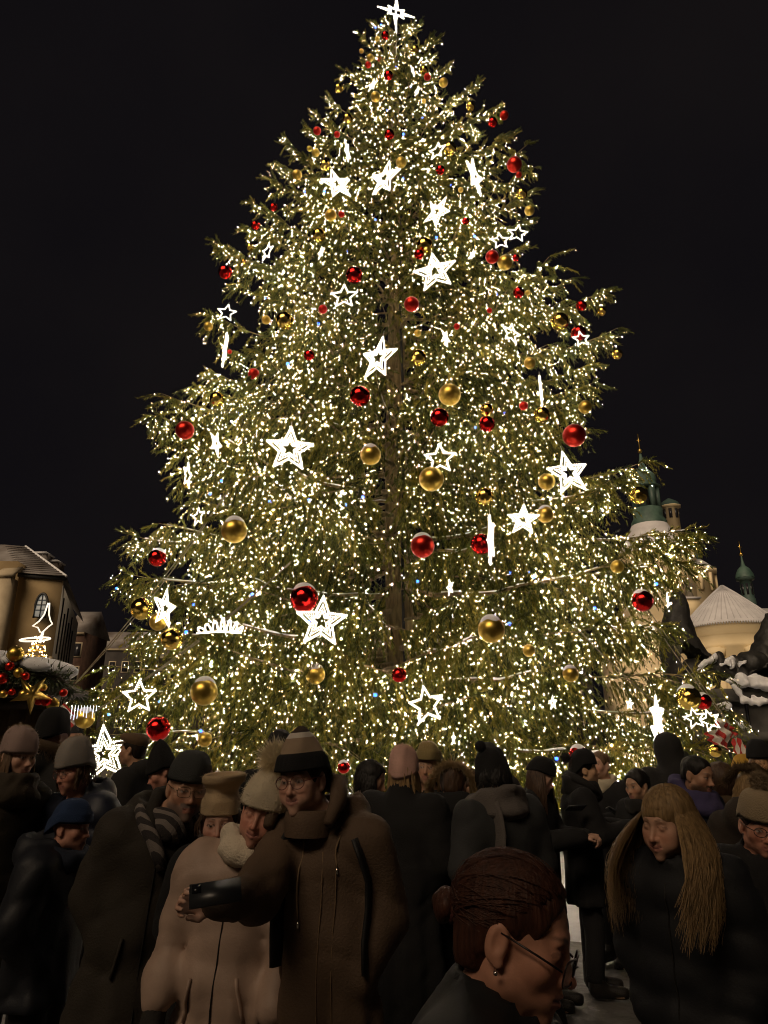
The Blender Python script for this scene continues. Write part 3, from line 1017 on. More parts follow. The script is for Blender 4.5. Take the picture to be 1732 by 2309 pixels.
# ---------------------------------------------------------------- buildings on the left
M_stucco = mat("ochre_stucco", (0.34, 0.24, 0.12), 0.9, color2=(0.46, 0.34, 0.18), vscale=0.5, bump=0.3, bscale=6)
M_stone = mat("sandstone", (0.36, 0.29, 0.19), 0.9, color2=(0.5, 0.42, 0.29), vscale=0.8, bump=0.4, bscale=5)
M_rooft = mat("dark_roof_tiles", (0.10, 0.075, 0.06), 0.8, color2=(0.34, 0.32, 0.31), vscale=0.35, bump=0.5, bscale=12)
M_dark = mat("dark_glass", (0.02, 0.02, 0.025), 0.15)
M_lead = mat("window_lead", (0.03, 0.03, 0.03), 0.6)
M_pale = mat("pale_limestone", (0.55, 0.53, 0.48), 0.9, color2=(0.68, 0.66, 0.6), vscale=0.7, bump=0.3, bscale=5)
M_brick = mat("brown_brick", (0.08, 0.042, 0.028), 0.9, var=0.35, vscale=1.2, bump=0.5, bscale=8)
M_frost = mat("lit_window_glass", (0.55, 0.57, 0.55), 0.4, emit=(0.9, 0.95, 0.9), estr=0.10)

def quad_wall(mb, a, b, z0, z1, th):
    """upright wall between ground points a and b, thickness th behind it"""
    a, b = np.array(a, float), np.array(b, float)
    d = (b - a) / np.linalg.norm(b - a); nrm = np.array([-d[1], d[0]])
    P = [a, b, b + nrm * th, a + nrm * th]
    V = [(p[0], p[1], z) for z in (z0, z1) for p in P]
    mb.add(V, [[0, 3, 2, 1], [4, 5, 6, 7], [0, 1, 5, 4], [1, 2, 6, 5], [2, 3, 7, 6], [3, 0, 4, 7]])

def lancet(w, h, n=8):
    """pointed-arch outline (x, z), springing at h - w*0.9"""
    zs = h - w * 0.95
    P = [(-w / 2, 0), (w / 2, 0), (w / 2, zs)]
    for i in range(1, n): 
        t = i / n
        P.append((w / 2 * (1 - t ** 1.6), zs + (h - zs) * math.sin(t * math.pi / 2)))
    P.append((0, h))
    for i in range(n - 1, 0, -1):
        t = i / n
        P.append((-w / 2 * (1 - t ** 1.6), zs + (h - zs) * math.sin(t * math.pi / 2)))
    P.append((-w / 2, zs))
    return P

def left_building():
    YB = 60.0
    c = at(143, 1308, YB)                       # corner at the eaves
    a = at(44, 1290, 58.6); a.z = c.z
    b = at(176, 1408, 80.0)                     # far end of the right flank
    ze = c.z
    e = empty("gothic_town_house", (c.x, c.y, 0))
    tag(e, "ochre gothic building with tiled snowy roof and a pointed window at the left edge", "building")
    o = np.array([c.x, c.y])
    A, B = np.array([a.x, a.y]) - o, np.array([b.x, b.y]) - o
    w = MB(); quad_wall(w, A, (0, 0), 0, ze, 3.0); w.build("front_wall", M_stucco, e)
    w = MB(); quad_wall(w, (0.02, 0.02), B, 0, ze - 0.4, 1.0); w.build("flank_wall", M_pale, e)
    # farther front section to the left, one bay forward, with its buttress
    far = np.array([at(-260, 1290, 60).x, 57.0]) - o
    w = MB(); quad_wall(w, far, A + np.array([0.0, -0.5]), 0, ze + 1.2, 3.0); w.build("front_wall", M_stucco, e)
    bt = MB(); bt.box((A[0] - 0.35, A[1] - 1.0, ze * 0.485), (1.15, 1.3, ze * 0.97)); bt.build("buttress", M_stone, e)
    bt = MB(); bt.prism([(A[0] - 1.1, A[1] - 1.8, ze * 0.97), (A[0] + 0.4, A[1] - 1.8, ze * 0.97), (A[0] + 0.4, A[1] - 0.3, ze * 1.03), (A[0] - 1.1, A[1] - 0.3, ze * 1.03)], (0, 0, 0.3)); bt.build("buttress_cap", M_stone, e)
    # eaves cornice
    cn = MB(); d = (A) / np.linalg.norm(A)
    quad_wall(cn, A + np.array([d[1], -d[0]]) * -0.0 + np.array([0, -0.25]), np.array([0.25, -0.25]), ze - 0.05, ze + 0.28, 0.6); cn.build("eaves", M_lead, e)
    # roof: ridge runs back, hip towards the flank
    r1 = at(10, 1228, 64); r2 = at(58, 1232, 66)
    R1, R2 = np.array(r1) - np.array([c.x, c.y, 0]), np.array(r2) - np.array([c.x, c.y, 0])
    P = [(A[0] - 8, A[1] - 0.6, ze + 0.25), (A[0], A[1] - 0.4, ze + 0.25), (0.4, -0.4, ze + 0.25), tuple(R2), tuple(R1), (R1[0] - 8, R1[1], R1[2]), (B[0] + 0.5, B[1], ze + 0.0)]
    rf = MB().add(P, [[0, 1, 4, 5], [1, 2, 3, 4]], [[2, 6, 3]])
    P2 = [(x, y + 0.3, z - 0.3) for x, y, z in P]
    rf.add(P2, [[5, 4, 1, 0], [4, 3, 2, 1]], [[3, 6, 2]])
    ro = rf.build("roof", M_rooft, e)
    # rows of tiles on the front slope as real ridges
    n = 15
    for i in range(n):
        t = i / n
        q = [np.array(P[1]) * (1 - t) + np.array(P[4]) * t, np.array(P[2]) * (1 - t) + np.array(P[3]) * t]
        MB().tube([q[0] + [0, -0.02, 0.02], q[1] + [0, -0.02, 0.02]], 0.045, 4).build("tile_course", M_rooft, ro)
    MB().tube([P[2], P[3]], 0.12, 6).build("hip_tiles", M_snow, ro)
    for px, py, Yd in ((97, 1262, 68), (122, 1280, 69)):
        q = at(px, py, Yd)
        dm = MB(); dm.box((q.x - c.x, q.y - c.y, q.z - 0.4), (1.3, 1.6, 1.6)); do = dm.build("dormer", M_rooft, e)
        MB().box((q.x - c.x, q.y - c.y - 0.1, q.z + 0.48), (1.5, 1.9, 0.14)).build("snow_lid", M_snow, do)
    # lancet window in the front wall
    wpos = at(92, 1393, 59.2)
    zz = wpos.z; W, H = px_to_m(27, wpos), px_to_m(54, wpos)
    L = lancet(W, H)
    win = MB(); win.prism([(x, 0, z) for x, z in L], (0, 0.12, 0)); wo = win.build("window", M_frost, e, loc=(wpos.x - c.x, wpos.y - c.y - 0.22, zz))
    MB().tube([(x, -0.04, z) for x, z in L], 0.11, 5, closed=True).build("stone_frame", M_lead, wo)
    MB().tube([(0, -0.05, 0), (0, -0.05, H)], 0.05, 4).build("mullion", M_lead, wo)
    for k in (0.3, 0.52, 0.72):
        MB().tube([(-W / 2, -0.05, H * k), (W / 2, -0.05, H * k)], 0.04, 4).build("glazing_bar", M_lead, wo)
    # flank: two tall pale blind windows with dark slits, seen raked
    Bd = B / np.linalg.norm(B)
    for (z0, z1) in ((ze * 0.60, ze * 0.93), (ze * 0.24, ze * 0.55)):
        for k in range(6):
            t = 2.0 + k * 2.6
            p = Bd * t
            nrm = np.array([-Bd[1], Bd[0]]) * -1
            sl = MB(); sl.box((p[0] + nrm[0] * 0.05, p[1] + nrm[1] * 0.05, (z0 + z1) / 2 - (0.6 if k % 2 else 0)), (0.5, 0.12, (z1 - z0) * (0.8 if k % 2 else 0.95)), rz=math.atan2(Bd[1], Bd[0]))
            sl.build("slit_window", M_dark, e)
        bd = MB(); quad_wall(bd, np.array([0.06, 0.0]), B * 0.98 + np.array([0.06, 0]), z0 - 0.7, z0 - 0.35, 0.3); bd.build("string_course", M_stone, e)
    return e
left_building()

def dark_house(px0, px1, pytop, Y, m, label, win):
    a, b = at(px0, pytop, Y), at(px1, pytop, Y)
    e = empty("town_house", ((a.x + b.x) / 2, Y, 0)); tag(e, label, "building", "dim houses behind the tree")
    w = b.x - a.x; h = a.z
    MB().box((0, 4, h / 2), (w, 8, h)).build("wall", m, e)
    MB().prism([(-w / 2 - .3, -.4, h), (-w / 2 - .3, 8.4, h), (-w / 2 - .3, 4, h + 3.4)], (w + .6, 0, 0)).build("roof", M_rooft, e)
    MB().box((0, -0.1, h - 0.2), (w + 0.2, 0.4, 0.3)).build("cornice", M_stone, e)
    for i in range(win[0]):
        for j in range(win[1]):
            x = -w / 2 + w * (i + 0.5) / win[0]; z = h * (0.2 + 0.75 * (j + 0.5) / win[1])
            f = MB().box((0, 0, 0), (1.2, 0.16, 1.9)).build("window", M_stone, e, loc=(x, -0.04, z))
            MB().box((0, -0.09, 0), (0.9, 0.06, 1.6)).build("pane", M_dark, f)
    return e
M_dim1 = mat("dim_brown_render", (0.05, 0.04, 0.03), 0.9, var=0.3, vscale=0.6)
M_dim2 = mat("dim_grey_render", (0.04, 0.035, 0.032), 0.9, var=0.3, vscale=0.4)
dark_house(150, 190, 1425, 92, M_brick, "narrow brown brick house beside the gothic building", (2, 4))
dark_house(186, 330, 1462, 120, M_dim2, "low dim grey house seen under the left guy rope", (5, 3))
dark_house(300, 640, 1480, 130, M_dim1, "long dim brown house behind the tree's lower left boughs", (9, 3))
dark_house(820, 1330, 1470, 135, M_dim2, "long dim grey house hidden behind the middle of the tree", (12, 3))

# ---------------------------------------------------------------- baroque church on the right
M_cream = mat("cream_plaster", (0.72, 0.58, 0.34), 0.9, color2=(0.82, 0.69, 0.45), vscale=0.35, bump=0.2, bscale=4)
M_copper = mat("green_copper", (0.032, 0.07, 0.056), 0.6, color2=(0.085, 0.15, 0.118), vscale=0.9, bump=0.2, bscale=8)
M_dcopper = mat("dark_copper", (0.03, 0.06, 0.055), 0.55, color2=(0.06, 0.10, 0.085), vscale=1.2)
M_gilt = mat("gilding", (0.8, 0.55, 0.15), 0.3, metal=1.0)
M_roofsnow = mat("snowy_sheet_roof", (0.52, 0.51, 0.53), 0.7, color2=(0.66, 0.65, 0.67), vscale=0.8, bump=0.3, bscale=5)

def church():
    YC = 72.0
    base = at(1560, 1700, YC)
    e = empty("church", (base.x, YC, 0))
    tag(e, "cream baroque church with green copper lantern and snowy conical roof behind the monument", "church")
    o = np.array([base.x, YC, 0])
    def L(px, py, Y=YC): return np.array(at(px, py, Y)) - o
    S = lambda npx, Y=YC: npx * (Y * ct + 6 * st) / FPX
    # big tower with octagonal body under the lantern
    c = L(1465, 1190, YC + 3)
    xt = c[0]
    def zof(py, Y=YC + 3): return L(1465, py, Y)[2]
    z0 = zof(1345); z1 = zof(1215)
    body = MB().lathe([(S(92), 0), (S(92), z1 - 3.0), (S(98), z1 - 2.8), (S(98), z1 - 2.2), (S(92), z1 - 2.1)], (xt, 3, 0), 24); bo = body.build("drum", M_cream, e)
    dome = MB().lathe([(S(90), z1 - 2.15), (S(78), z1 - 1.3), (S(62), z1 - 0.2), (S(52), z1 + 0.7), (S(44), zof(1186))], (xt, 3, 0), 24); dm = dome.build("dome", M_roofsnow, e, smooth=True)
    la = MB().lathe([(S(43), zof(1186)), (S(43), zof(1178)), (S(36), zof(1168)), (S(36), zof(1150)), (S(33), zof(1148))], (xt, 3, 0), 16); la.build("lantern_base", M_copper, e, smooth=False)
    lt = empty("lantern_arcade"); lt.parent = e
    lz0, lz1 = zof(1150), zof(1104)
    for k in range(8):
        a = k * math.pi / 4 + 0.2
        MB().box((xt + S(28) * math.cos(a), 3 + S(28) * math.sin(a), (lz0 + lz1) / 2), (S(13), S(13), lz1 - lz0), a).build("pier", M_dcopper, lt)
    MB().lathe([(S(14), lz0), (S(14), lz1)], (xt, 3, 0), 8).build("core", M_dark, lt)
    MB().lathe([(S(30), lz1 - .02), (S(40), lz1 + .1), (S(40), lz1 + S(4)), (S(30), lz1 + S(7)), (S(30), zof(1090))], (xt, 3, 0), 16).build("lantern_cornice", M_copper, e)
    MB().lathe([(S(30), zof(1090)), (S(31), zof(1084)), (S(29), zof(1074)), (S(20), zof(1066)), (S(11), zof(1058)), (S(6), zof(1045)), (S(3), zof(1024))], (xt, 3, 0), 16).build("cupola", M_copper, e, smooth=True)
    iv, it = ico(3)
    MB().add(iv * S(6) + np.array([xt, 3, zof(1017)]), None, it).build("gilt_ball", M_gilt, e, smooth=True)
    cr = MB().box((xt, 3, zof(995)), (S(2.2), S(2.2), zof(979) - zof(1012))).box((xt, 3 - .01, zof(993)), (S(11), S(2), S(2.2)))
    cr.build("cross", M_gilt, e)
    # second, farther tower
    t2 = L(1511, 1150, 78)
    MB().lathe([(S(20, 78), 0), (S(20, 78), t2[2] + S(4)), (S(27, 78), t2[2] + S(6)), (S(27, 78), t2[2] + S(9))], (t2[0], 6, 0), 8).build("rear_tower", M_cream, e)
    MB().lathe([(S(26, 78), t2[2] + S(9)), (S(20, 78), t2[2] + S(20)), (S(9, 78), t2[2] + S(28)), (S(3), t2[2] + S(32))], (t2[0], 6, 0), 8).build("rear_cap", M_dcopper, e)
    for k in range(8):
        a = k * math.pi / 4 + math.pi / 8
        MB().box((t2[0] + S(19, 78) * math.cos(a), 6 + S(19, 78) * math.sin(a), t2[2] - S(14)), (0.12, S(8), S(26)), a).build("louvre", M_dark, e)
    # octagonal drum with green skirt roof, right of the tower
    d = L(1556, 1280, YC + 1); xd = d[0]
    zc = d[2]
    MB().lathe([(S(84), 0), (S(84), zc - S(12)), (S(92), zc - S(9)), (S(92), zc), (S(80), zc + S(1))], (xd, 4, 0), 8).build("side_drum", M_cream, e)
    MB().lathe([(S(88), zc + .02), (S(70), zc + S(18)), (S(58), zc + S(28))], (xd, 4, 0), 8).build("snow_skirt", M_roofsnow, e)
    MB().lathe([(S(60), zc + S(27)), (S(57), zc + S(40)), (S(52), zc + S(48))], (xd, 4, 0), 8).build("copper_band", M_copper, e)
    MB().lathe([(S(54), zc + S(47)), (S(36), zc + S(62)), (S(12), zc + S(74)), (0.01, zc + S(76))], (xd, 4, 0), 8).build("snow_crown", M_roofsnow, e)
    for k in range(8):
        a = -math.pi / 2 + (k - 3.5) * math.pi / 8
        x, y = xd + S(83) * math.cos(a), 4 + S(83) * math.sin(a)
        MB().box((x, y, zc - S(34)), (S(9), S(5), S(44)), a + math.pi / 2).build("pilaster", M_cream, e)
    # niche with a statue on a pedestal
    nb = L(1556, 1352, 66)
    MB().box((nb[0], nb[1] + 0.3, nb[2] - S(20, 66)), (S(34, 66), 1.6, S(40, 66))).build("pedestal", M_cream, e)
    MB().box((nb[0], nb[1] + 0.2, nb[2] + .06), (S(38, 66), 1.9, 0.14)).build("pedestal_top", M_roofsnow, e)
    F = Field(axis(-0.8, 0.8, .09), axis(-0.7, 0.7, .09), axis(-0.1, 2.6, .09))
    F.cone((0, 0, 0.2), (0, 0, 1.6), .42, .30, .1).ball((0, 0, 2.1), .22, .08).cone((-.3, 0, 1.7), (-.6, -.1, 1.1), .14, .1, .1).cone((.3, 0, 1.7), (.45, -.3, 1.2), .14, .1, .1).noise(.03, 9, 3)
    V, Q = F.nets()
    MB().add(V * 0.85 + np.array([nb[0], nb[1], nb[2] + 0.1]), Q).build("saint_statue", mat("weathered_stone", (0.14, 0.12, 0.09), 0.9, var=0.3), e, smooth=True)
    pr = [(x * S(34, 66), z) for x, z in lancet(1.0, S(42, 66))]
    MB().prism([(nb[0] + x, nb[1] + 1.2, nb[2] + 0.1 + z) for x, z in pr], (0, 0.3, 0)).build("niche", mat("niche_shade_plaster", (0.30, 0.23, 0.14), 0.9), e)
    # round apse with snowy conical roof
    ax = L(1636, 1398, 58)
    za = ax[2]; ap = L(1628, 1321, 62)
    ax[0] = L(1640, 1398, 62)[0]
    Yr = ax[1] + 4.0
    Ra = S(100, 60)
    MB().lathe([(Ra * .93, 0), (Ra * .93, za - S(46)), (Ra * .95, za - S(45)), (Ra * .95, za - S(40)), (Ra * .96, za - S(22)), (Ra * 1.0, za - S(20)), (Ra * 1.0, za - S(12)), (Ra * 1.03, za - S(10)), (Ra * 1.05, za)],
               (ax[0], Yr, 0), 40).build("apse_wall", M_cream, e)
    ro = MB().lathe([(Ra * 1.09, za - 0.05), (Ra * 1.09, za + 0.15), (Ra * .7, za + (ap[2] - za) * .42), (Ra * .3, za + (ap[2] - za) * .78), (0.02, ap[2])], (ax[0], Yr, 0), 40).build("apse_roof", M_roofsnow, e, smooth=True)
    for k in range(26):
        a = -math.pi + k * math.pi / 25
        P = [(ax[0] + Ra * q * math.cos(a), Yr + Ra * q * math.sin(a), za + z_ + 0.03) for q, z_ in ((1.09, 0.15), (.7, (ap[2] - za) * .42), (.3, (ap[2] - za) * .78), (.03, ap[2] - za))]
        MB().tube(P, 0.035, 4).build("standing_seam", M_roofsnow, ro)
    for k in range(60):
        a = -math.pi + k * math.pi / 59
        MB().box((ax[0] + Ra * 1.075 * math.cos(a), Yr + Ra * 1.075 * math.sin(a), za - .13), (.14, .10, .16), a).build("dentil", M_roofsnow, ro)
    for a in (-2.4, -1.52, -0.7):
        x, y = ax[0] + Ra * .95 * math.cos(a), Yr + Ra * .95 * math.sin(a)
        p = MB().box((x, y, (za - S(46)) / 2), (S(24), .5, za - S(46)), a + math.pi / 2).build("pilaster", M_cream, e)
        MB().box((x, y, za - S(56)), (S(34), .8, S(14)), a + math.pi / 2, taper=1.12).build("capital", M_cream, p)
    # block left of the apse with heavy cornice (behind the monument figure)
    k = L(1460, 1420, 60); zk = k[2]
    MB().box((k[0], k[1] + 3, zk / 2), (S(110), 6, zk)).build("side_block", M_cream, e)
    for i, (dz, ex) in enumerate(((0.0, 1.0), (0.35, .7), (-.5, .35))):
        MB().box((k[0], k[1] + 3 - .02 * i, zk - .5 + dz), (S(110) + ex, 6 + ex, .28)).build("cornice", M_cream, e)
    MB().box((k[0], k[1] + 3, zk + .22), (S(112), 6, .22)).build("snow_cover", M_roofsnow, e)
    # small lantern spire at the right
    s = L(1690, 1362, 76); xs = s[0]; ys = s[1]
    zz = lambda py: L(1690, py, 76)[2]
    S2 = lambda n: S(n, 76)
    MB().lathe([(S2(16), zz(1375)), (S2(16), zz(1352)), (S2(14), zz(1350)), (S2(14), zz(1310)), (S2(21), zz(1308)), (S2(21), zz(1303))], (xs, ys, 0), 8).build("spire_lantern", M_dcopper, e)
    for q in range(8):
        a = q * math.pi / 4 + math.pi / 8
        MB().box((xs + S2(13.2) * math.cos(a), ys + S2(13.2) * math.sin(a), zz(1330)), (.08, S2(5), S2(26)), a).build("louvre", M_dark, e)
    MB().lathe([(S2(21), zz(1303)), (S2(19), zz(1294)), (S2(13), zz(1283)), (S2(5), zz(1276)), (S2(3), zz(1266)), (S2(1.5), zz(1254))], (xs, ys, 0), 12).build("spire_cupola", M_copper, e, smooth=True)
    MB().add(iv * S2(4.5) + np.array([xs, ys, zz(1250)]), None, it).build("gilt_ball", M_gilt, e, smooth=True)
    MB().box((xs, ys, zz(1234)), (S2(1.8), S2(1.8), zz(1222) - zz(1248))).box((xs, ys - .01, zz(1233)), (S2(9), S2(1.6), S2(1.8))).build("cross", M_gilt, e)
    nv = L(1720, 1365, 80)
    MB().prism([(nv[0] - 9, nv[1], nv[2] - 3.2), (nv[0] + 12, nv[1], nv[2] - 3.2), (nv[0] + 12, nv[1] + 5, nv[2] + .6), (nv[0] - 5, nv[1] + 5, nv[2] + .6)], (0, .4, -.3)).build("nave_roof", M_roofsnow, e)
    MB().box((nv[0] + 2, nv[1] + 3, (nv[2] - 3.2) / 2), (20, 5.5, nv[2] - 3.3)).build("nave_wall", M_cream, e)
church()

# ---------------------------------------------------------------- bronze monument with figures, right
M_bronze = mat("dark_bronze", (0.014, 0.014, 0.013), 0.6, color2=(0.028, 0.026, 0.023), vscale=4, bump=0.4, bscale=20)
M_granite = mat("dark_granite", (0.045, 0.042, 0.038), 0.8, color2=(0.085, 0.08, 0.072), vscale=2.5, bump=0.3, bscale=12)
def monument():
    Y = 22.0
    b = at(1660, 1690, Y)
    e = empty("monument", (b.x, Y, 0)); tag(e, "dark bronze monument with cloaked figures and snow on its granite ledges", "monument")
    o = np.array([b.x, Y, 0])
    L = lambda px, py, dy=0.0: np.array(at(px, py, Y + dy)) - o
    # stepped granite base
    x0 = L(1590, 1600)[0]
    zt = L(1640, 1535)[2]
    MB().box((x0 + 3.2, 1.4, zt / 2 - .3), (6.2, 4.0, zt - .6)).build("plinth", M_granite, e)
    MB().box((x0 + 3.2, 1.3, zt - .48), (6.6, 4.4, .35)).build("ledge", M_granite, e)
    for k, (zf, wd) in enumerate(((.55, .5), (.25, 1.1))):
        MB().box((x0 + 3.1, 1.0, zt * zf), (6.6 + wd, 4.4 + wd, .22)).build("moulding", M_granite, e)
    for k in range(5):
        MB().box((x0 + .9 + k * 1.25, -.72, zt * .5), (.05, .12, zt * .62)).build("panel_joint", M_dark, e)
    # cloaked standing figure
    def figure(pts, name, seed, h):
        lo = np.min([p for p, r in pts], 0) - .6; hi = np.max([p for p, r in pts], 0) + .6
        F = Field(axis(lo[0], hi[0], h), axis(lo[1], hi[1], h), axis(lo[2], hi[2], h))
        for (p, r), (q, s) in zip(pts[:-1], pts[1:]):
            F.cone(p, q, r, s, .15)
        F.noise(.035, 11, seed, aniso=(1.2, 1, .25)); F.noise(.012, 32, seed + 1, aniso=(1, 1, .3))
        V, Q = F.nets()
        return MB().add(V, Q).build(name, M_bronze, e, smooth=True)
    figure([(L(1530, 1338), .13), (L(1530, 1350), .20), (L(1527, 1372), .33), (L(1528, 1420), .46), (L(1540, 1475), .62), (L(1560, 1520), .85)], "cloaked_figure", 5, .055)
    figure([(L(1745, 1395, .5), .25), (L(1738, 1440, .5), .42), (L(1728, 1500, .4), .62), (L(1712, 1545, .3), .8)], "cloaked_figure", 9, .06)
    figure([(L(1560, 1512), .35), (L(1600, 1520), .30), (L(1640, 1508), .28), (L(1672, 1502), .30), (L(1705, 1490), .34)], "crouching_figures", 12, .055)
    figure([(L(1618, 1482, -.3), .16), (L(1622, 1500, -.3), .22), (L(1640, 1515, -.3), .3)], "seated_figure", 14, .05)
    figure([(L(1655, 1490, -.3), .14), (L(1662, 1508, -.3), .2), (L(1668, 1530, -.3), .3)], "seated_figure", 15, .05)
    # snow lying on shoulders, laps and ledges
    def drift(pts, r, seed):
        F0 = np.array([p for p in pts]); lo = F0.min(0) - .4; hi = F0.max(0) + .4
        F = Field(axis(lo[0], hi[0], .05), axis(lo[1], hi[1], .05), axis(lo[2], hi[2], .035))
        for p, q in zip(pts[:-1], pts[1:]): F.cone(p, q, r, r * .8, .1)
        F.noise(.06, 9, seed); F.noise(.03, 26, seed + 40)
        V, Q = F.nets()
        if len(V): MB().add(V, Q).build("snow_drift", M_snow, e, smooth=True)
    drift([L(1575, 1502, -.5), L(1598, 1494, -.5)], .12, 1)
    drift([L(1604, 1490, -.55), L(1616, 1482, -.55)], .10, 12)
    drift([L(1628, 1498, -.7), L(1640, 1490, -.7)], .11, 2)
    drift([L(1648, 1500, -.65), L(1656, 1488, -.65)], .09, 22)
    drift([L(1668, 1494, -.6), L(1692, 1490, -.6)], .10, 3)
    drift([L(1622, 1536, -1.0), L(1665, 1533, -1.0)], .10, 4)
    drift([L(1672, 1534, -1.05), L(1745, 1545, -1.05)], .17, 5)
    drift([L(1655, 1548, -1.2), L(1680, 1578, -1.2), L(1700, 1583, -1.2), L(1735, 1582, -1.2)], .08, 6)
    drift([L(1602, 1588, -.9), L(1640, 1592, -.9)], .08, 7)
    drift([L(1655, 1628, -1.0), L(1685, 1640, -1.0)], .06, 8)
monument()
# ---------------------------------------------------------------- unseen house added behind the photographer (keeps the square's glow off the crowd)
def shading_house():
    e = empty("town_house", (-6, -14, 0)); tag(e, "unseen town house added behind the photographer to shade the crowd", "building")
    w, h = 44.0, 16.4
    MB().box((0, -4, h / 2), (w, 8, h)).build("wall", M_stucco, e)
    MB().prism([(-w / 2 - .4, .5, h), (-w / 2 - .4, -8.5, h), (-w / 2 - .4, -4, h + 4.5)], (w + .8, 0, 0)).build("roof", M_rooft, e)
    MB().box((0, .15, h - .3), (w + .4, .7, .5)).build("cornice", M_stone, e)
    for i in range(10):
        for j in range(4):
            f = MB().box((0, 0, 0), (1.5, .2, 2.4)).build("window", M_stone, e, loc=(-w / 2 + 2 + i * 4, .06, 2.6 + j * 4.2))
            MB().box((0, .1, 0), (1.15, .08, 2.0)).build("pane", M_dark, f)
shading_house()

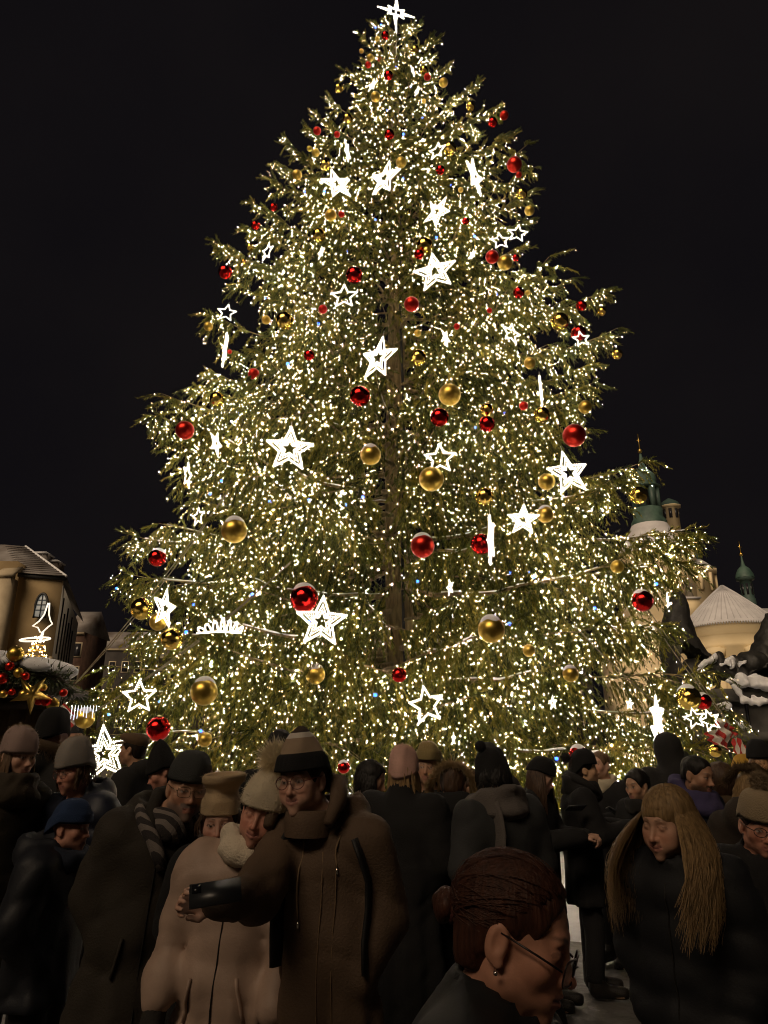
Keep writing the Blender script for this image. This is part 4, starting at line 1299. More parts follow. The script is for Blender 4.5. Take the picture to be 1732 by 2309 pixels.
# ---------------------------------------------------------------- market stall at the left edge
M_board = mat("stall_boards", (0.30, 0.22, 0.13), 0.8, color2=(0.40, 0.31, 0.2), vscale=3, bump=0.3, bscale=20, stretch=(1, 1, 0.1))
M_dwood = mat("dark_stained_wood", (0.05, 0.035, 0.025), 0.7, var=0.3, vscale=6)
M_green = mat("garland_needles", (0.035, 0.055, 0.02), 0.65, color2=(0.07, 0.09, 0.035), vscale=6)
M_goldfoil = mat("gold_foil", (0.75, 0.52, 0.13), 0.28, metal=1.0, var=0.2, vscale=8)
M_icicle = mat("icicle_lamp", (1, 1, 1), 0.4, emit=(0.85, 0.92, 1.0), estr=2.0)
def stall():
    Y = 7.6
    r = at(132, 1560, Y)
    e = empty("market_stall", (r.x, Y, 0)); tag(e, "wooden market stall with snow-laden garlanded roof at the left edge", "stall")
    zt = r.z
    xw = at(60, 1700, Y).x - r.x
    for i in range(9):      # upright boards of the side wall
        MB().box((xw - .16 - i * .185, .4, (zt - .15) / 2), (.178, .05, zt - .15)).build("board", M_board, e)
    MB().box((xw + .02, .36, (zt - .1) / 2), (.10, .12, zt - .1)).build("post", M_dwood, e)
    MB().box((-1.25, .35, zt + .02), (2.4, 1.1, .10)).build("roof", M_dwood, e)
    MB().box((xw - .9, .35, zt - .10), (1.9, .14, .12)).build("beam", M_dwood, e)
    # snow blanket on the roof
    F = Field(axis(-2.6, .4, .05), axis(-.6, 2.0, .07), axis(zt - .2, zt + .8, .04))
    rs = np.random.default_rng(4)
    for i in range(26):
        x = rs.uniform(-2.3, -.15); y = rs.uniform(-.35, .6)
        F.ball((x, y, zt + .20 + .16 * max(0, -x) * .55), (rs.uniform(.2, .4), rs.uniform(.2, .4), rs.uniform(.07, .14)), .08)
    V, Q = F.nets()
    MB().add(V, Q).build("snow_blanket", M_snow, e, smooth=True)
    # icicle lamps hanging under the eaves at the back
    for i in range(9):
        x = xw + .08 + i * .035
        ln = rs.uniform(.05, .16)
        MB().tube([(x, 0.75, zt - .10), (x, 0.75, zt - .10 - ln)], .0032, 5).build("icicle_light", M_icicle, e)
    # fir garland along the eaves: needles on a drooping core
    g = empty("fir_garland", (r.x, Y, zt)); tag(g, "snowy dark fir garland along the edge of the left stall roof", "garland")
    core, V3 = [], []
    for i in range(40):
        t = i / 39
        core.append((-2.4 + 2.5 * t, -.42 + .35 * max(0, t - .9) * 3, .10 + .30 * (1 - t) + .04 * math.sin(9 * t)))
    core.append((.10, .0, .02)); core.append((.05, .5, .0))
    MB().tube(core, .05, 6).build("core", M_dwood, g)
    C = np.array(core)
    n = 5200
    k = rs.uniform(0, len(C) - 1.001, n); i0 = k.astype(int); f = (k - i0)[:, None]
    P = C[i0] * (1 - f) + C[i0 + 1] * f
    d = rs.normal(0, 1, (n, 3)); d[:, 2] -= .5; d /= np.linalg.norm(d, axis=1, keepdims=True)
    P = P + d * rs.uniform(0, .12, (n, 1))
    w = np.cross(d, rs.normal(0, 1, (n, 3))); w /= np.linalg.norm(w, axis=1, keepdims=True); w *= .008
    tip = P + d * rs.uniform(.05, .12, (n, 1))
    link("needles", mesh_np("needles", np.stack([P + w, P - w, tip], 1).reshape(-1, 3), np.arange(3 * n).reshape(-1, 3)), M_green, g)
    F = Field(axis(-2.5, .35, .035), axis(-.75, .2, .04), axis(-.1, .75, .03))
    for i in range(20):
        t = (i + rs.uniform(0, .6)) / 20
        p = (-2.4 + 2.5 * t, -.47 + rs.uniform(-.05, .05), .20 + .30 * (1 - t) + rs.uniform(-.02, .02))
        F.ball(p, (rs.uniform(.06, .13), rs.uniform(.07, .12), rs.uniform(.035, .06)), .03)
    V, Q = F.nets(); MB().add(V, Q).build("snow_clump", M_snow, g, smooth=True)
    # baubles hanging from the garland
    hang = [(22, 1502, 10, "Rm"), (42, 1517, 11, "Gm"), (5, 1530, 13, "Rm"), (58, 1525, 9, "Rm"), (27, 1560, 8, "Rm"), (55, 1567, 13, "Gm"), (88, 1578, 12, "Rm"), (104, 1580, 12, "Rs"),
            (119, 1588, 14, "Gm"), (143, 1562, 9, "Rm"), (8, 1565, 9, "Gm"), (35, 1475, 18, "Gm"), (98, 1550, 8, "Gm")]
    place = ["by the roof corner", "in the middle", "near the picture edge"]
    for q, (x, y, rp, kk) in enumerate(hang):
        p = at(x, y, Y - .62 + (.1 if rp > 12 else 0)); rr = px_to_m(rp, p)
        b = link("bauble", ball_mesh(kk), None, loc=tuple(p)); b.scale = (rr, rr, rr)
        link("hanging_cap", CAP_ME, None, b)
        words = {"Rm": "satin red", "Gm": "satin gold", "Rs": "mirror red"}[kk]
        nth = ["topmost", "second", "third", "fourth", "fifth", "sixth", "seventh"][sum(1 for h in hang if h[3] == kk and h[1] < y)]
        tag(b, f"{words} bauble on the left stall's garland, {nth} of its colour from the top", "bauble", "baubles on the stall garland")
    s = at(72, 1565, Y - .75)
    st_ = empty("gold_foil_star", tuple(s)); tag(st_, "matt gold foil star hanging tilted from the stall's garland", "star")
    R = px_to_m(46, s)
    o = [(a * R, b * R) for a, b in star_outline(1.0, .36)]
    for i in range(5):   # faceted points
        a, b, c = o[(2 * i - 1) % 10], o[2 * i], o[(2 * i + 1) % 10]
        MB().add([(a[0], 0, a[1]), (b[0], 0, b[1]), (c[0], 0, c[1]), (0, -.05, 0), (0, .05, 0)], None, [(0, 1, 3), (1, 2, 3), (1, 0, 4), (2, 1, 4)]).build("point", M_goldfoil, st_)
    st_.rotation_euler = (0.3, math.radians(30), 0.7)
stall()

def led_cone():
    Y = 9.6
    b = at(72, 1500, Y)
    e = empty("led_finial", tuple(b)); tag(e, "glowing wire cone with ring and four-pointed star above the left stall roof", "light decoration")
    s = lambda n: px_to_m(n, b)
    p = lambda px, py: (s(px - 72), 0, s(1500 - py))
    MB().tube([(0, 0, -1.6), (0, 0, 0.1)], .03, 6).build("pole", M_dwood, e)
    # cone of little bulbs
    rs = np.random.default_rng(8)
    n = 90
    P = []
    for i in range(n):
        t = rs.random() ** 1.3; a = rs.uniform(0, 6.28)
        rr = s(30) * (1 - t * .75)
        P.append((s(6) + rr * math.cos(a), rr * math.sin(a), s(70) * t - s(5)))
    mb = MB(); led_bumps(mb, P, .008); tag(mb.build("cone_bulbs", M_lights_dim, e), kind="stuff")
    MB().tube([(s(6) + s(32) * (1 - k / 40 * .75) * math.cos(k * .9), s(32) * (1 - k / 40 * .75) * math.sin(k * .9), s(70) * k / 40 - s(5)) for k in range(41)], .008, 4).build("cone_wire", M_goldfoil, e)
    M_soft = mat("rope_light", (1, .95, .85), .4, emit=(1, .88, .70), estr=1.1)
    MB().tube([(s(-2) + s(31) * math.cos(a), s(31) * math.sin(a), s(58) + s(9) * math.sin(a)) for a in np.linspace(0, 6.1, 40)], s(2), 6, closed=True).build("ring", M_soft, e)
    left = [(87, 1358), (82, 1385), (73, 1400), (59, 1412), (72, 1415), (79, 1426)]
    right = [(90, 1358), (93, 1385), (98, 1398), (104, 1407), (96, 1413), (84, 1426)]
    for pts, nm in ((left, "star_side"), (right, "star_side")):
        MB().tube([p(*q) for q in pts], s(1.6), 6).build(nm, M_soft, e, smooth=True)
    MB().tube([p(85, 1425), (s(10), 0, s(50))], s(3), 6).build("stem", M_soft, e)
led_cone()

def crown_light():
    """white rope-light curls on the lower left boughs"""
    c = hit(496, 1425, 1.04)
    e = empty("curled_light", tuple(c)); tag(e, "glowing white ornament of rope-light curls on the lower left boughs", "light decoration")
    s = lambda n: px_to_m(n, c)
    for k, (dx, h, w) in enumerate(((-38, 10, 16), (-26, 18, 14), (-12, 26, 12), (2, 34, 9), (14, 30, 9), (26, 24, 9), (36, 16, 10))):
        pts = []
        for t in np.linspace(0, 1, 14):
            a = t * math.pi
            pts.append((s(dx + w * .5 * math.cos(a) + dx * .25 * math.sin(a)), .02 * k, s(h * math.sin(a))))
        MB().tube(pts, s(2.0), 5).build("curl", M_led, e, smooth=True)
    MB().tube([(s(-52), 0, s(-3)), (s(0), 0, s(1)), (s(48), 0, s(-2))], s(2.2), 5).build("base_rope", M_led, e, smooth=True)
crown_light()
# ---------------------------------------------------------------- people
def rotm(hyaw=0, pitch=0, roll=0):
    """head turn: yaw to image right, pitch looks down, roll tilts to image right (degrees)"""
    a, b, c = (math.radians(v) for v in (hyaw, pitch, roll))
    Rz = np.array([[math.cos(a), -math.sin(a), 0], [math.sin(a), math.cos(a), 0], [0, 0, 1]])
    Rx = np.array([[1, 0, 0], [0, math.cos(b), -math.sin(b)], [0, math.sin(b), math.cos(b)]])
    Ry = np.array([[math.cos(c), 0, math.sin(c)], [0, 1, 0], [-math.sin(c), 0, math.cos(c)]])
    return Rz @ Ry @ Rx

def gaxis(lo, hi, h, fines):
    """grid axis with finer steps inside the given (a, b, step) intervals"""
    out = [lo]
    while out[-1] < hi:
        x = out[-1]; st_ = h
        for a, b, hf in fines:
            if a - 1e-6 <= x < b: st_ = min(st_, hf)
            elif x < a < x + st_: st_ = max(a - x, hf)
        out.append(x + st_)
    return np.array(out)

M_skin = mat("skin", (0.5, 0.3, 0.2), 0.55, attr=True, var=0.12, vscale=60, bump=0.05, bscale=300)
FABRIC = {}
def fabric(name, color, rough=0.9, bump=0.25, bscale=120, var=0.15, sheen=0.0, **k):
    return mat("cloth_" + name, color, rough, var=var, vscale=7, bump=bump, bscale=bscale, sheen=sheen, **k)
def hairmat(name, color):
    return mat("hair_" + name, color, 0.55, var=0.35, vscale=90, stretch=(1, 1, 0.12), bump=0.3, bscale=160, transl=0.25)

def build_head(F, hp, R, P):
    """adds head and neck to the field; features scale with P['hs']"""
    s = P.get('hs', 1.0); male = P.get('male', False)
    T = R.T
    def w(x, y, z): return hp + R @ (np.array([x, -y, z]) * s)
    B = lambda c, r, k, op='add': F.ball(w(*c), np.array(r) * s if not np.isscalar(r) else r * s, k * s, M=T, op=op)
    C = lambda a, b, ra, rb, k, op='add': F.cone(w(*a), w(*b), ra * s, rb * s, k * s, op=op, pad=0.05)
    B((0, -.015, .035), (.076, .096, .080), .01)
    B((0, .030, -.035), (.059, .060, .082), .035)
    j = .049 if male else .043
    for sx in (-1, 1):
        B((sx * j, .004, -.062), .024, .03)
        B((sx * .042, .056, -.022), .023, .025)
        B((sx * .038, .058, -.055), .020, .03) if P.get('smile') else None
    B((0, .073, -.099), .021 if male else .018, .02)
    C((-.034, .078, .024), (.034, .078, .024), .011 if male else .009, .011 if male else .009, .016)
    for sx in (-1, 1):
        B((sx * .031, .098, .004), .019, .014, 'sub')
        B((sx * .031, .0715, .003), .0152, .004)
    C((0, .084, .012), (0, .103, -.030), .0070, .0095, .010)
    B((0, .107, -.033), .0112 if male else .0098, .006)
    for sx in (-1, 1): B((sx * .0125, .094, -.036), .0082, .006)
    B((0, .070, -.064), (.034, .026, .028), .016)
    up = .006 if P.get('smile') else 0
    C((-.022, .084, -.0600 + up), (0, .0945, -.0585), .0045, .0052, .004); C((.022, .084, -.0600 + up), (0, .0945, -.0585), .0045, .0052, .004)
    C((-.019, .084, -.0690 + up), (0, .0935, -.0715), .0045, .0062, .004); C((.019, .084, -.0690 + up), (0, .0935, -.0715), .0045, .0062, .004)
    C((-.023, .089, -.0645 + up), (0, .1000, -.0648), .0022, .0026, .003, 'sub'); C((.023, .089, -.0645 + up), (0, .1000, -.0648), .0022, .0026, .003, 'sub')
    for sx in (-1, 1):
        B((sx * .077, -.014, -.006), (.012, .020, .034), .006)
        B((sx * .089, -.010, -.002), (.007, .011, .020), .005, 'sub')
        B((sx * .078, -.004, -.034), (.007, .009, .010), .005)
    nb = np.array(P['neck'])
    F.cone(w(0, -.022, -.055), nb, .056 * s if male else .049 * s, .062 * s, .03)

def skin_colors(V, hp, R, P):
    s = P.get('hs', 1.0)
    L = (V - hp) @ R / s; x, y, z = L[:, 0], -L[:, 1], L[:, 2]
    tone = np.array(P.get('skin', (.46, .26, .18))) * 1.22
    C = np.tile(tone, (len(V), 1))
    def mixc(m, c): C[:] = C * (1 - m[:, None]) + np.array(c) * m[:, None]
    front = np.clip((y - .03) / .03, 0, 1)
    for sx in (-1, 1):
        mixc(.45 * front * np.exp(-((x - sx * .04) ** 2 + (z + .03) ** 2) / (2 * .018 ** 2)), tone * np.array([1.05, .68, .62]))
    mixc(.4 * front * np.exp(-(x ** 2 + (z + .034) ** 2) / (2 * .010 ** 2)), tone * np.array([1.05, .65, .58]))
    up = .006 if P.get('smile') else 0
    zl = z - up * np.clip(np.abs(x) / .022, 0, 1)
    lip = (np.abs(x) < .025) & (zl > -.0785) & (zl < -.0545) & (y > .074)
    mixc(lip * .65, P.get('lip', (.34, .12, .11)))
    mixc(((np.abs(zl + .0648) < .0014) & (np.abs(x) < .022) & (y > .07)) * .8, (.08, .02, .02))
    br = np.array(P.get('brow', (.05, .03, .02)))
    for sx in (-1, 1):
        bx = x * sx
        arc = .026 + .006 * np.sin(np.clip((bx - .012) / .04, 0, 1) * math.pi * .9)
        mixc(.8 * np.exp(-((z - arc) / .0034) ** 2) * np.clip((bx - .008) / .008, 0, 1) * np.clip((.054 - bx) / .012, 0, 1) * (y > .05), br)
        d = np.hypot(bx - .031, (z - .003) * 1.0)
        eye = (np.hypot((bx - .031) / .0130, (z - .0022) / .0046) < 1) & (y > .07)
        if not P.get('closed'):
            mixc(eye * .9, (.42, .38, .36)); mixc(((d < .0062) & eye) * 1.0, P.get('iris', (.07, .04, .02))); mixc(((d < .003) & eye) * 1.0, (.005, .005, .005))
        lid = (np.abs(np.hypot((bx - .031) / .0155, (z - .003) / .0075) - 1) < .22) & (z > .002) & (y > .065)
        mixc(lid * (.45 if P.get('closed') else .8), (.04, .02, .015))
    if P.get('beard'):
        bd = np.array(P['beard'])
        m = ((z < -.048) & (y > .0) & ~lip) * np.clip((-.040 - z) / .02, 0, 1) * np.clip((y + .01) / .03, 0, 1) * (z > -.135)
        mus = ((np.abs(z + .050) < .0075) & (np.abs(x) < .034) & (y > .07))
        mixc(np.clip(m * .75 + mus * .9, 0, .92), bd)
    return C

def set_col(me, C):
    a = me.color_attributes.new("Col", 'FLOAT_COLOR', 'POINT')
    buf = np.ones((len(me.vertices), 4), dtype=np.float32); buf[:len(C), :3] = C
    a.data.foreach_set("color", buf.ravel())

def add_hand(F, wr, d, up, s=1.0, curl=0.6, side=1):
    """palm with four bent fingers of unequal length and a thumb from the side of the palm"""
    d = np.array(d) / np.linalg.norm(d); up = np.array(up) - d * np.dot(up, d); up /= np.linalg.norm(up)
    lat = np.cross(d, up) * side
    wr = np.array(wr)
    pc = wr + d * .045 * s
    F.cone(wr, wr + d * .02 * s, .024 * s, .026 * s, .015, pad=.03)
    for k in range(4):
        off = (k - 1.5) * .019 * s
        kn = pc + d * (.035 - .004 * abs(k - 1)) * s + lat * off
        F.cone(wr + d * .02 * s + lat * off * .7, kn, .0155 * s, .0125 * s, .012, pad=.03)
        ln = (.040, .046, .043, .033)[k] * s
        a = curl
        p1 = kn + (d * math.cos(a) - up * math.sin(a)) * ln
        p2 = p1 + (d * math.cos(a * 2.3) - up * math.sin(a * 2.3)) * ln * .75
        p3 = p2 + (d * math.cos(a * 3.2) - up * math.sin(a * 3.2)) * ln * .5
        F.cone(kn, p1, .0098 * s, .0088 * s, .004, pad=.02); F.cone(p1, p2, .0088 * s, .008 * s, .003, pad=.02); F.cone(p2, p3, .008 * s, .0068 * s, .003, pad=.02)
    t0 = wr + d * .022 * s - lat * .026 * s
    t1 = t0 + (d * .7 - lat * .55 - up * .35) * .042 * s
    t2 = t1 + (d * .85 + lat * .15 - up * .45) * .034 * s
    F.cone(t0, t1, .0135 * s, .0105 * s, .008, pad=.03); F.cone(t1, t2, .0105 * s, .0085 * s, .004, pad=.02)

POSES = {
 'down': lambda s: (((.25, .03, 1.12), (.25, -.08, .87))),
 'pocket': lambda s: (((.245, .06, 1.12), (.16, -.02, .93))),
 'front': lambda s: (((.25, -.04, 1.13), (.07, -.33, 1.17))),
 'raise': lambda s: (((.26, -.12, 1.20), (.10, -.36, 1.52))),
 'low': lambda s: (((.27, .00, 1.10), (.10, -.22, .98))),
}

class Person:
    def __init__(self, px, py, Y, yaw, label, head=(0, 0, 0), lean=(0, 0), **P):
        self.P = P
        eye = at(px, py, Y)
        hs = P.get('hs', 1.0)
        self.Y, self.yaw = Y, math.radians(yaw)
        self.H = eye.z + .11 * hs
        H = P.get('H', self.H)
        s = self.s = H / 1.72
        # head centre relative to the base, in the person's own frame
        fwd = P.get('poke', .03)
        ho = P.get('headoff', (0, 0))
        self.hl = np.array([lean[0] + ho[0], lean[1] - fwd + ho[1], eye.z - .005])
        c, sn = math.cos(self.yaw), math.sin(self.yaw)
        wx = self.hl[0] * c - self.hl[1] * sn; wy = self.hl[0] * sn + self.hl[1] * c
        self.base = np.array([eye.x - wx, Y - wy, 0.0])
        self.lean = lean
        self.R = rotm(*head)
        self.label = label
        self.q = 0 if Y < 2.0 else 1 if Y < 3.4 else 2 if Y < 5.1 else 3
        self.build()
    def loc(self, p):
        """world point to own frame"""
        v = np.array(p) - self.base
        c, sn = math.cos(self.yaw), math.sin(self.yaw)
        return np.array([v[0] * c + v[1] * sn, -v[0] * sn + v[1] * c, v[2]])
    def sk(self, x, y, z):
        """skeleton point with the lean applied; z in 1.72 m proportions, measured down from the head for tall or short ones"""
        zz = z * self.s
        t = np.clip(zz / (self.hl[2] - .1), 0, 1.1) ** 1.6
        return np.array([x * self.s ** .6 + self.lean[0] * t, y + self.lean[1] * t, zz])
    def build(self):
        P, sk, q = self.P, self.sk, self.q
        hp, R, hs = self.hl, self.R, P.get('hs', 1.0)
        hf = (.0029, .0050, .0074, .0105)[q]
        w = P.get('wide', 1.0)
        self.neck = sk(0, .03, 1.42)
        P['neck'] = self.neck
        # arms
        pose = P.get('arms', 'pocket')
        arms = {}
        for sx in (-1, 1):
            po = pose if isinstance(pose, str) else pose[0 if sx < 0 else 1]
            sh = sk(sx * .18 * w, .03, 1.385)
            if isinstance(po, str):
                e, wr = POSES[po](self.s)
                el, wr = sk(sx * e[0] * w, e[1], e[2]), sk(sx * wr[0] * w, wr[1], wr[2])
            else:
                el, wr = self.loc(po[0]), self.loc(po[1])
            arms[sx] = (sh, el, wr)
        self.arms = arms
        # ---- the body: one continuous skin surface
        m = .20 * hs
        fx = [(hp[0] - m * .62, hp[0] + m * .62, hf)]; fy = [(hp[1] - m * .75, hp[1] + m * .75, hf)]; fz = [(hp[2] - m * .78, hp[2] + m * .75, hf)]
        hands = P.get('hands', ())
        hh = max(hf, .007)
        for sx in hands:
            wr = arms[sx][2]
            fx.append((wr[0] - .13, wr[0] + .13, hh)); fy.append((wr[1] - .13, wr[1] + .13, hh)); fz.append((wr[2] - .13, wr[2] + .13, hh))
        allp = np.array([a for t in arms.values() for a in t] + [hp])
        lo, hi = allp.min(0) - .28, allp.max(0) + .28
        lo[2] = -.03
        F = Field(gaxis(lo[0], hi[0], .042, fx), gaxis(lo[1], hi[1], .042, fy), gaxis(lo[2], hi[2], .055, fz))
        F.cone(sk(0, .03, .95), sk(0, .03, 1.28), .135 * w, .14 * w, .05, sx=1.0, sy=.68)
        F.cone(sk(-.11, .03, 1.36), sk(.11, .03, 1.36), .07, .07, .06)
        F.cone(self.neck, sk(0, .03, 1.30), .06, .11, .05)
        for sx in (-1, 1):
            sh, el, wr = arms[sx]
            F.cone(sh, el, .052, .042, .04); F.cone(el, wr, .042, .029, .02)
            F.cone(sk(sx * .065, .03, .93), sk(sx * .085, .01, .49), .075, .055, .05); F.cone(sk(sx * .085, .01, .49), sk(sx * .10, .03, .10), .053, .04, .02)
            F.cone(sk(sx * .10, .03, .06), sk(sx * .105, -.14, .045), .045, .04, .03)
            if sx in hands:
                d = P.get('handdir', {}).get(sx); 
                d = (wr - el) if d is None else d
                add_hand(F, wr, d, P.get('handup', {}).get(sx, (0, 0, 1)), 1.0, P.get('curl', .55), sx)
            else:
                F.ball(wr + (wr - el) / np.linalg.norm(wr - el) * .04, .032, .02)
        build_head(F, hp, R, P)
        V, Q = F.nets()
        me = mesh_np("person", V, Q, True)
        set_col(me, skin_colors(V, hp, R, P))
        o = self.o = link("person", me, M_skin, loc=tuple(self.base))
        o.rotation_euler = (0, 0, self.yaw)
        tag(o, self.label, "person", "people in the crowd under the tree")
        self.trousers(); self.coat()
        for fn in P.get('wear', ()): fn(self)
    # ---- clothing
    def trousers(self):
        sk, P = self.sk, self.P
        m = P.get('trousers', fabric("black_trousers", (.012, .012, .014)))
        F = Field(axis(-.35 + self.lean[0] * .3, .35 + self.lean[0] * .3, .028), axis(-.3, .35, .028), axis(-.02, 1.08 * self.s, .035))
        for sx in (-1, 1):
            F.cone(sk(sx * .065, .03, .95), sk(sx * .085, .01, .50), .095, .075, .05); F.cone(sk(sx * .085, .01, .50), sk(sx * .10, .03, .13), .075, .065, .03)
        F.noise(.006, 24, 3, (1, 1, .8)); F.cut_below(.09)
        V, Q = F.nets(); MB().add(V, Q).build("trousers", m, self.o, smooth=True)
        for sx in (-1, 1):
            F = Field(axis(-.1, .1, .028), axis(-.24, .12, .028), axis(-.012, .24, .028))
            F.cone((0, .03, .2), (0, .03, .08), .062, .062, .03).cone((0, .03, .055), (0, -.16, .045), .052, .045, .03).cut_below(.0)
            V, Q = F.nets()
            c = sk(sx * .10, 0, 0); c[2] = 0
            MB().add(V + c, Q).build("boot", fabric("boot_leather", (.02, .017, .015), .5), self.o, smooth=True)
    def coat(self):
        P, sk = self.P, self.sk
        m = P['coat']; hem = P.get('hem', .72); w = P.get('wide', 1.0); fat = P.get('fat', .035)
        h = P.get('ch', (.014, .0165, .021, .027)[self.q])
        pts = np.array([a for t in self.arms.values() for a in t] + [self.neck, sk(0, 0, hem)])
        lo, hi = pts.min(0) - .24, pts.max(0) + .24
        lo[0] = min(lo[0], -.36); hi[0] = max(hi[0], .36); lo[1] = min(lo[1], -.3); hi[1] = max(hi[1], .33)
        hi[2] = max(hi[2], self.neck[2] + .24, self.hl[2] + .22 if P.get('hoodup') else 0)
        F = Field(axis(lo[0], hi[0], h), axis(lo[1], hi[1], h), axis(lo[2], hi[2], h))
        flare = P.get('flare', .03)
        F.cone(sk(0, .03, hem - .15), sk(0, .03, 1.02), .155 * w + fat + flare, .14 * w + fat, .06, sx=1.0, sy=.74)
        F.cone(sk(0, .03, 1.02), sk(0, .03, 1.26), .14 * w + fat, .145 * w + fat, .06, sx=1.0, sy=.72)
        F.cone(sk(-.12 * w, .035, 1.345), sk(.12 * w, .035, 1.345), .075 + fat * .6, .075 + fat * .6, .07)
        ct_ = P.get('collar', .06)
        F.cone(sk(0, .035, 1.38), self.neck * .6 + self.hl * .4 + np.array([0, .012, -.03 + ct_ * .3]), .10 + fat * .3, .066 + fat * .45, .04)
        torso = F.f.copy()
        for sx in (-1, 1):
            sh, el, wr = self.arms[sx]
            F.cone(sh, el, .066 + fat * .75, .056 + fat * .6, .05); F.cone(el, wr, .056 + fat * .6, .046 + fat * .35, .03)
        if P.get('puffy'):
            z = F.ax[2][None, None, :]
            F.f = F.f - (.013 * np.abs(np.sin(math.pi * (z + .02 * np.sin(F.ax[0][:, None, None] * 7)) / P['puffy']))).astype(np.float32) + .007
        if P.get('hood'):
            hc = self.neck + np.array([0, .095, .045])
            F.ball(hc, (.155, .105, .12), .05)
            F.ball(hc + np.array([0, -.03, .10]), (.10, .07, .08), .03, op='sub')
        if P.get('hoodup'):
            hc = self.hl
            F.ball(hc + self.R @ np.array([0, .02, .03]), (.115, .135, .125), .04)
            F.cone(self.neck, hc + np.array([0, .03, -.05]), .115, .11, .05)
            F.ball(hc + self.R @ np.array([0, -.12, .0]), (.08, .10, .105), .03, op='sub')
        # cloth: hanging folds that deepen towards the hem, and sharper creases
        X, Y_, Z = F.ax[0][:, None, None], F.ax[1][None, :, None], F.ax[2][None, None, :]
        sd = abs(self.base[0]) * 9.7
        th = np.arctan2(Y_ - .03, X - self.lean[0] * .6)
        F.f = F.f + (P.get('drape', .011) * np.clip((1.12 * self.s - Z) / .5, 0, 1) * (np.sin(7 * th + sd + 1.5 * np.sin(3 * Z)) + .6 * np.sin(13 * th - sd))).astype(np.float32)
        rid = 1 - np.abs(np.sin(9 * Z + 6 * X + 4 * Y_ + sd + 1.7 * np.sin(5 * X + 3 * Z)))
        rid2 = 1 - np.abs(np.sin(13 * Z - 7 * X + 5 * Y_ + 2 * sd + 1.5 * np.sin(6 * Y_ + 4 * X)))
        F.f = F.f + (P.get('crease', .012) * (rid ** 5 + .8 * rid2 ** 6)).astype(np.float32)
        F.noise(P.get('folds', .007), 15, int(abs(self.base[0]) * 100) + 3, (1, 1, .55)); F.noise(.0025, 46, 5, (1, 1, .5))
        if not P.get('hoodup'):
            # neck opening so that chin and neck sit inside the collar
            top = self.neck * .45 + self.hl * .55
            F.cone(self.neck + np.array([0, -.015, .03]), top + np.array([0, -.03, .06]), .066, .085, .01, op='sub')
        F.cut_below(float(sk(0, 0, hem)[2]))
        self.CF = Field(*F.ax); self.CF.f = torso; self.CFull = F
        V, Q = F.nets()
        self.co = MB().add(V, Q).build("coat", m, self.o, smooth=True)
    def front_y(self, x, z, back=False):
        """front (or back) surface of the coat at own-frame x, z"""
        xs, ys, zs = self.CF.ax
        i = int(np.clip(np.searchsorted(xs, x), 1, len(xs) - 1)); k = int(np.clip(np.searchsorted(zs, z), 1, len(zs) - 1))
        def edge(c):
            ins = np.nonzero(c < 0)[0]
            if len(ins) == 0: return None
            j = ins[-1] if back else ins[0]
            j2 = j + 1 if back else j - 1
            if j2 < 0 or j2 >= len(ys): return ys[j]
            t = c[j] / (c[j] - c[j2])
            return ys[j] + (ys[j2] - ys[j]) * t
        a, b = edge(self.CF.f[i, :, k]), edge(self.CFull.f[i, :, k])
        if a is None: return b
        if b is None: return a
        return b if abs(b - a) < .055 else a + (.02 if back else -.02)
    def head_pt(self, x, y, z):
        return self.hl + self.R @ (np.array([x, -y, z]) * self.P.get('hs', 1.0))

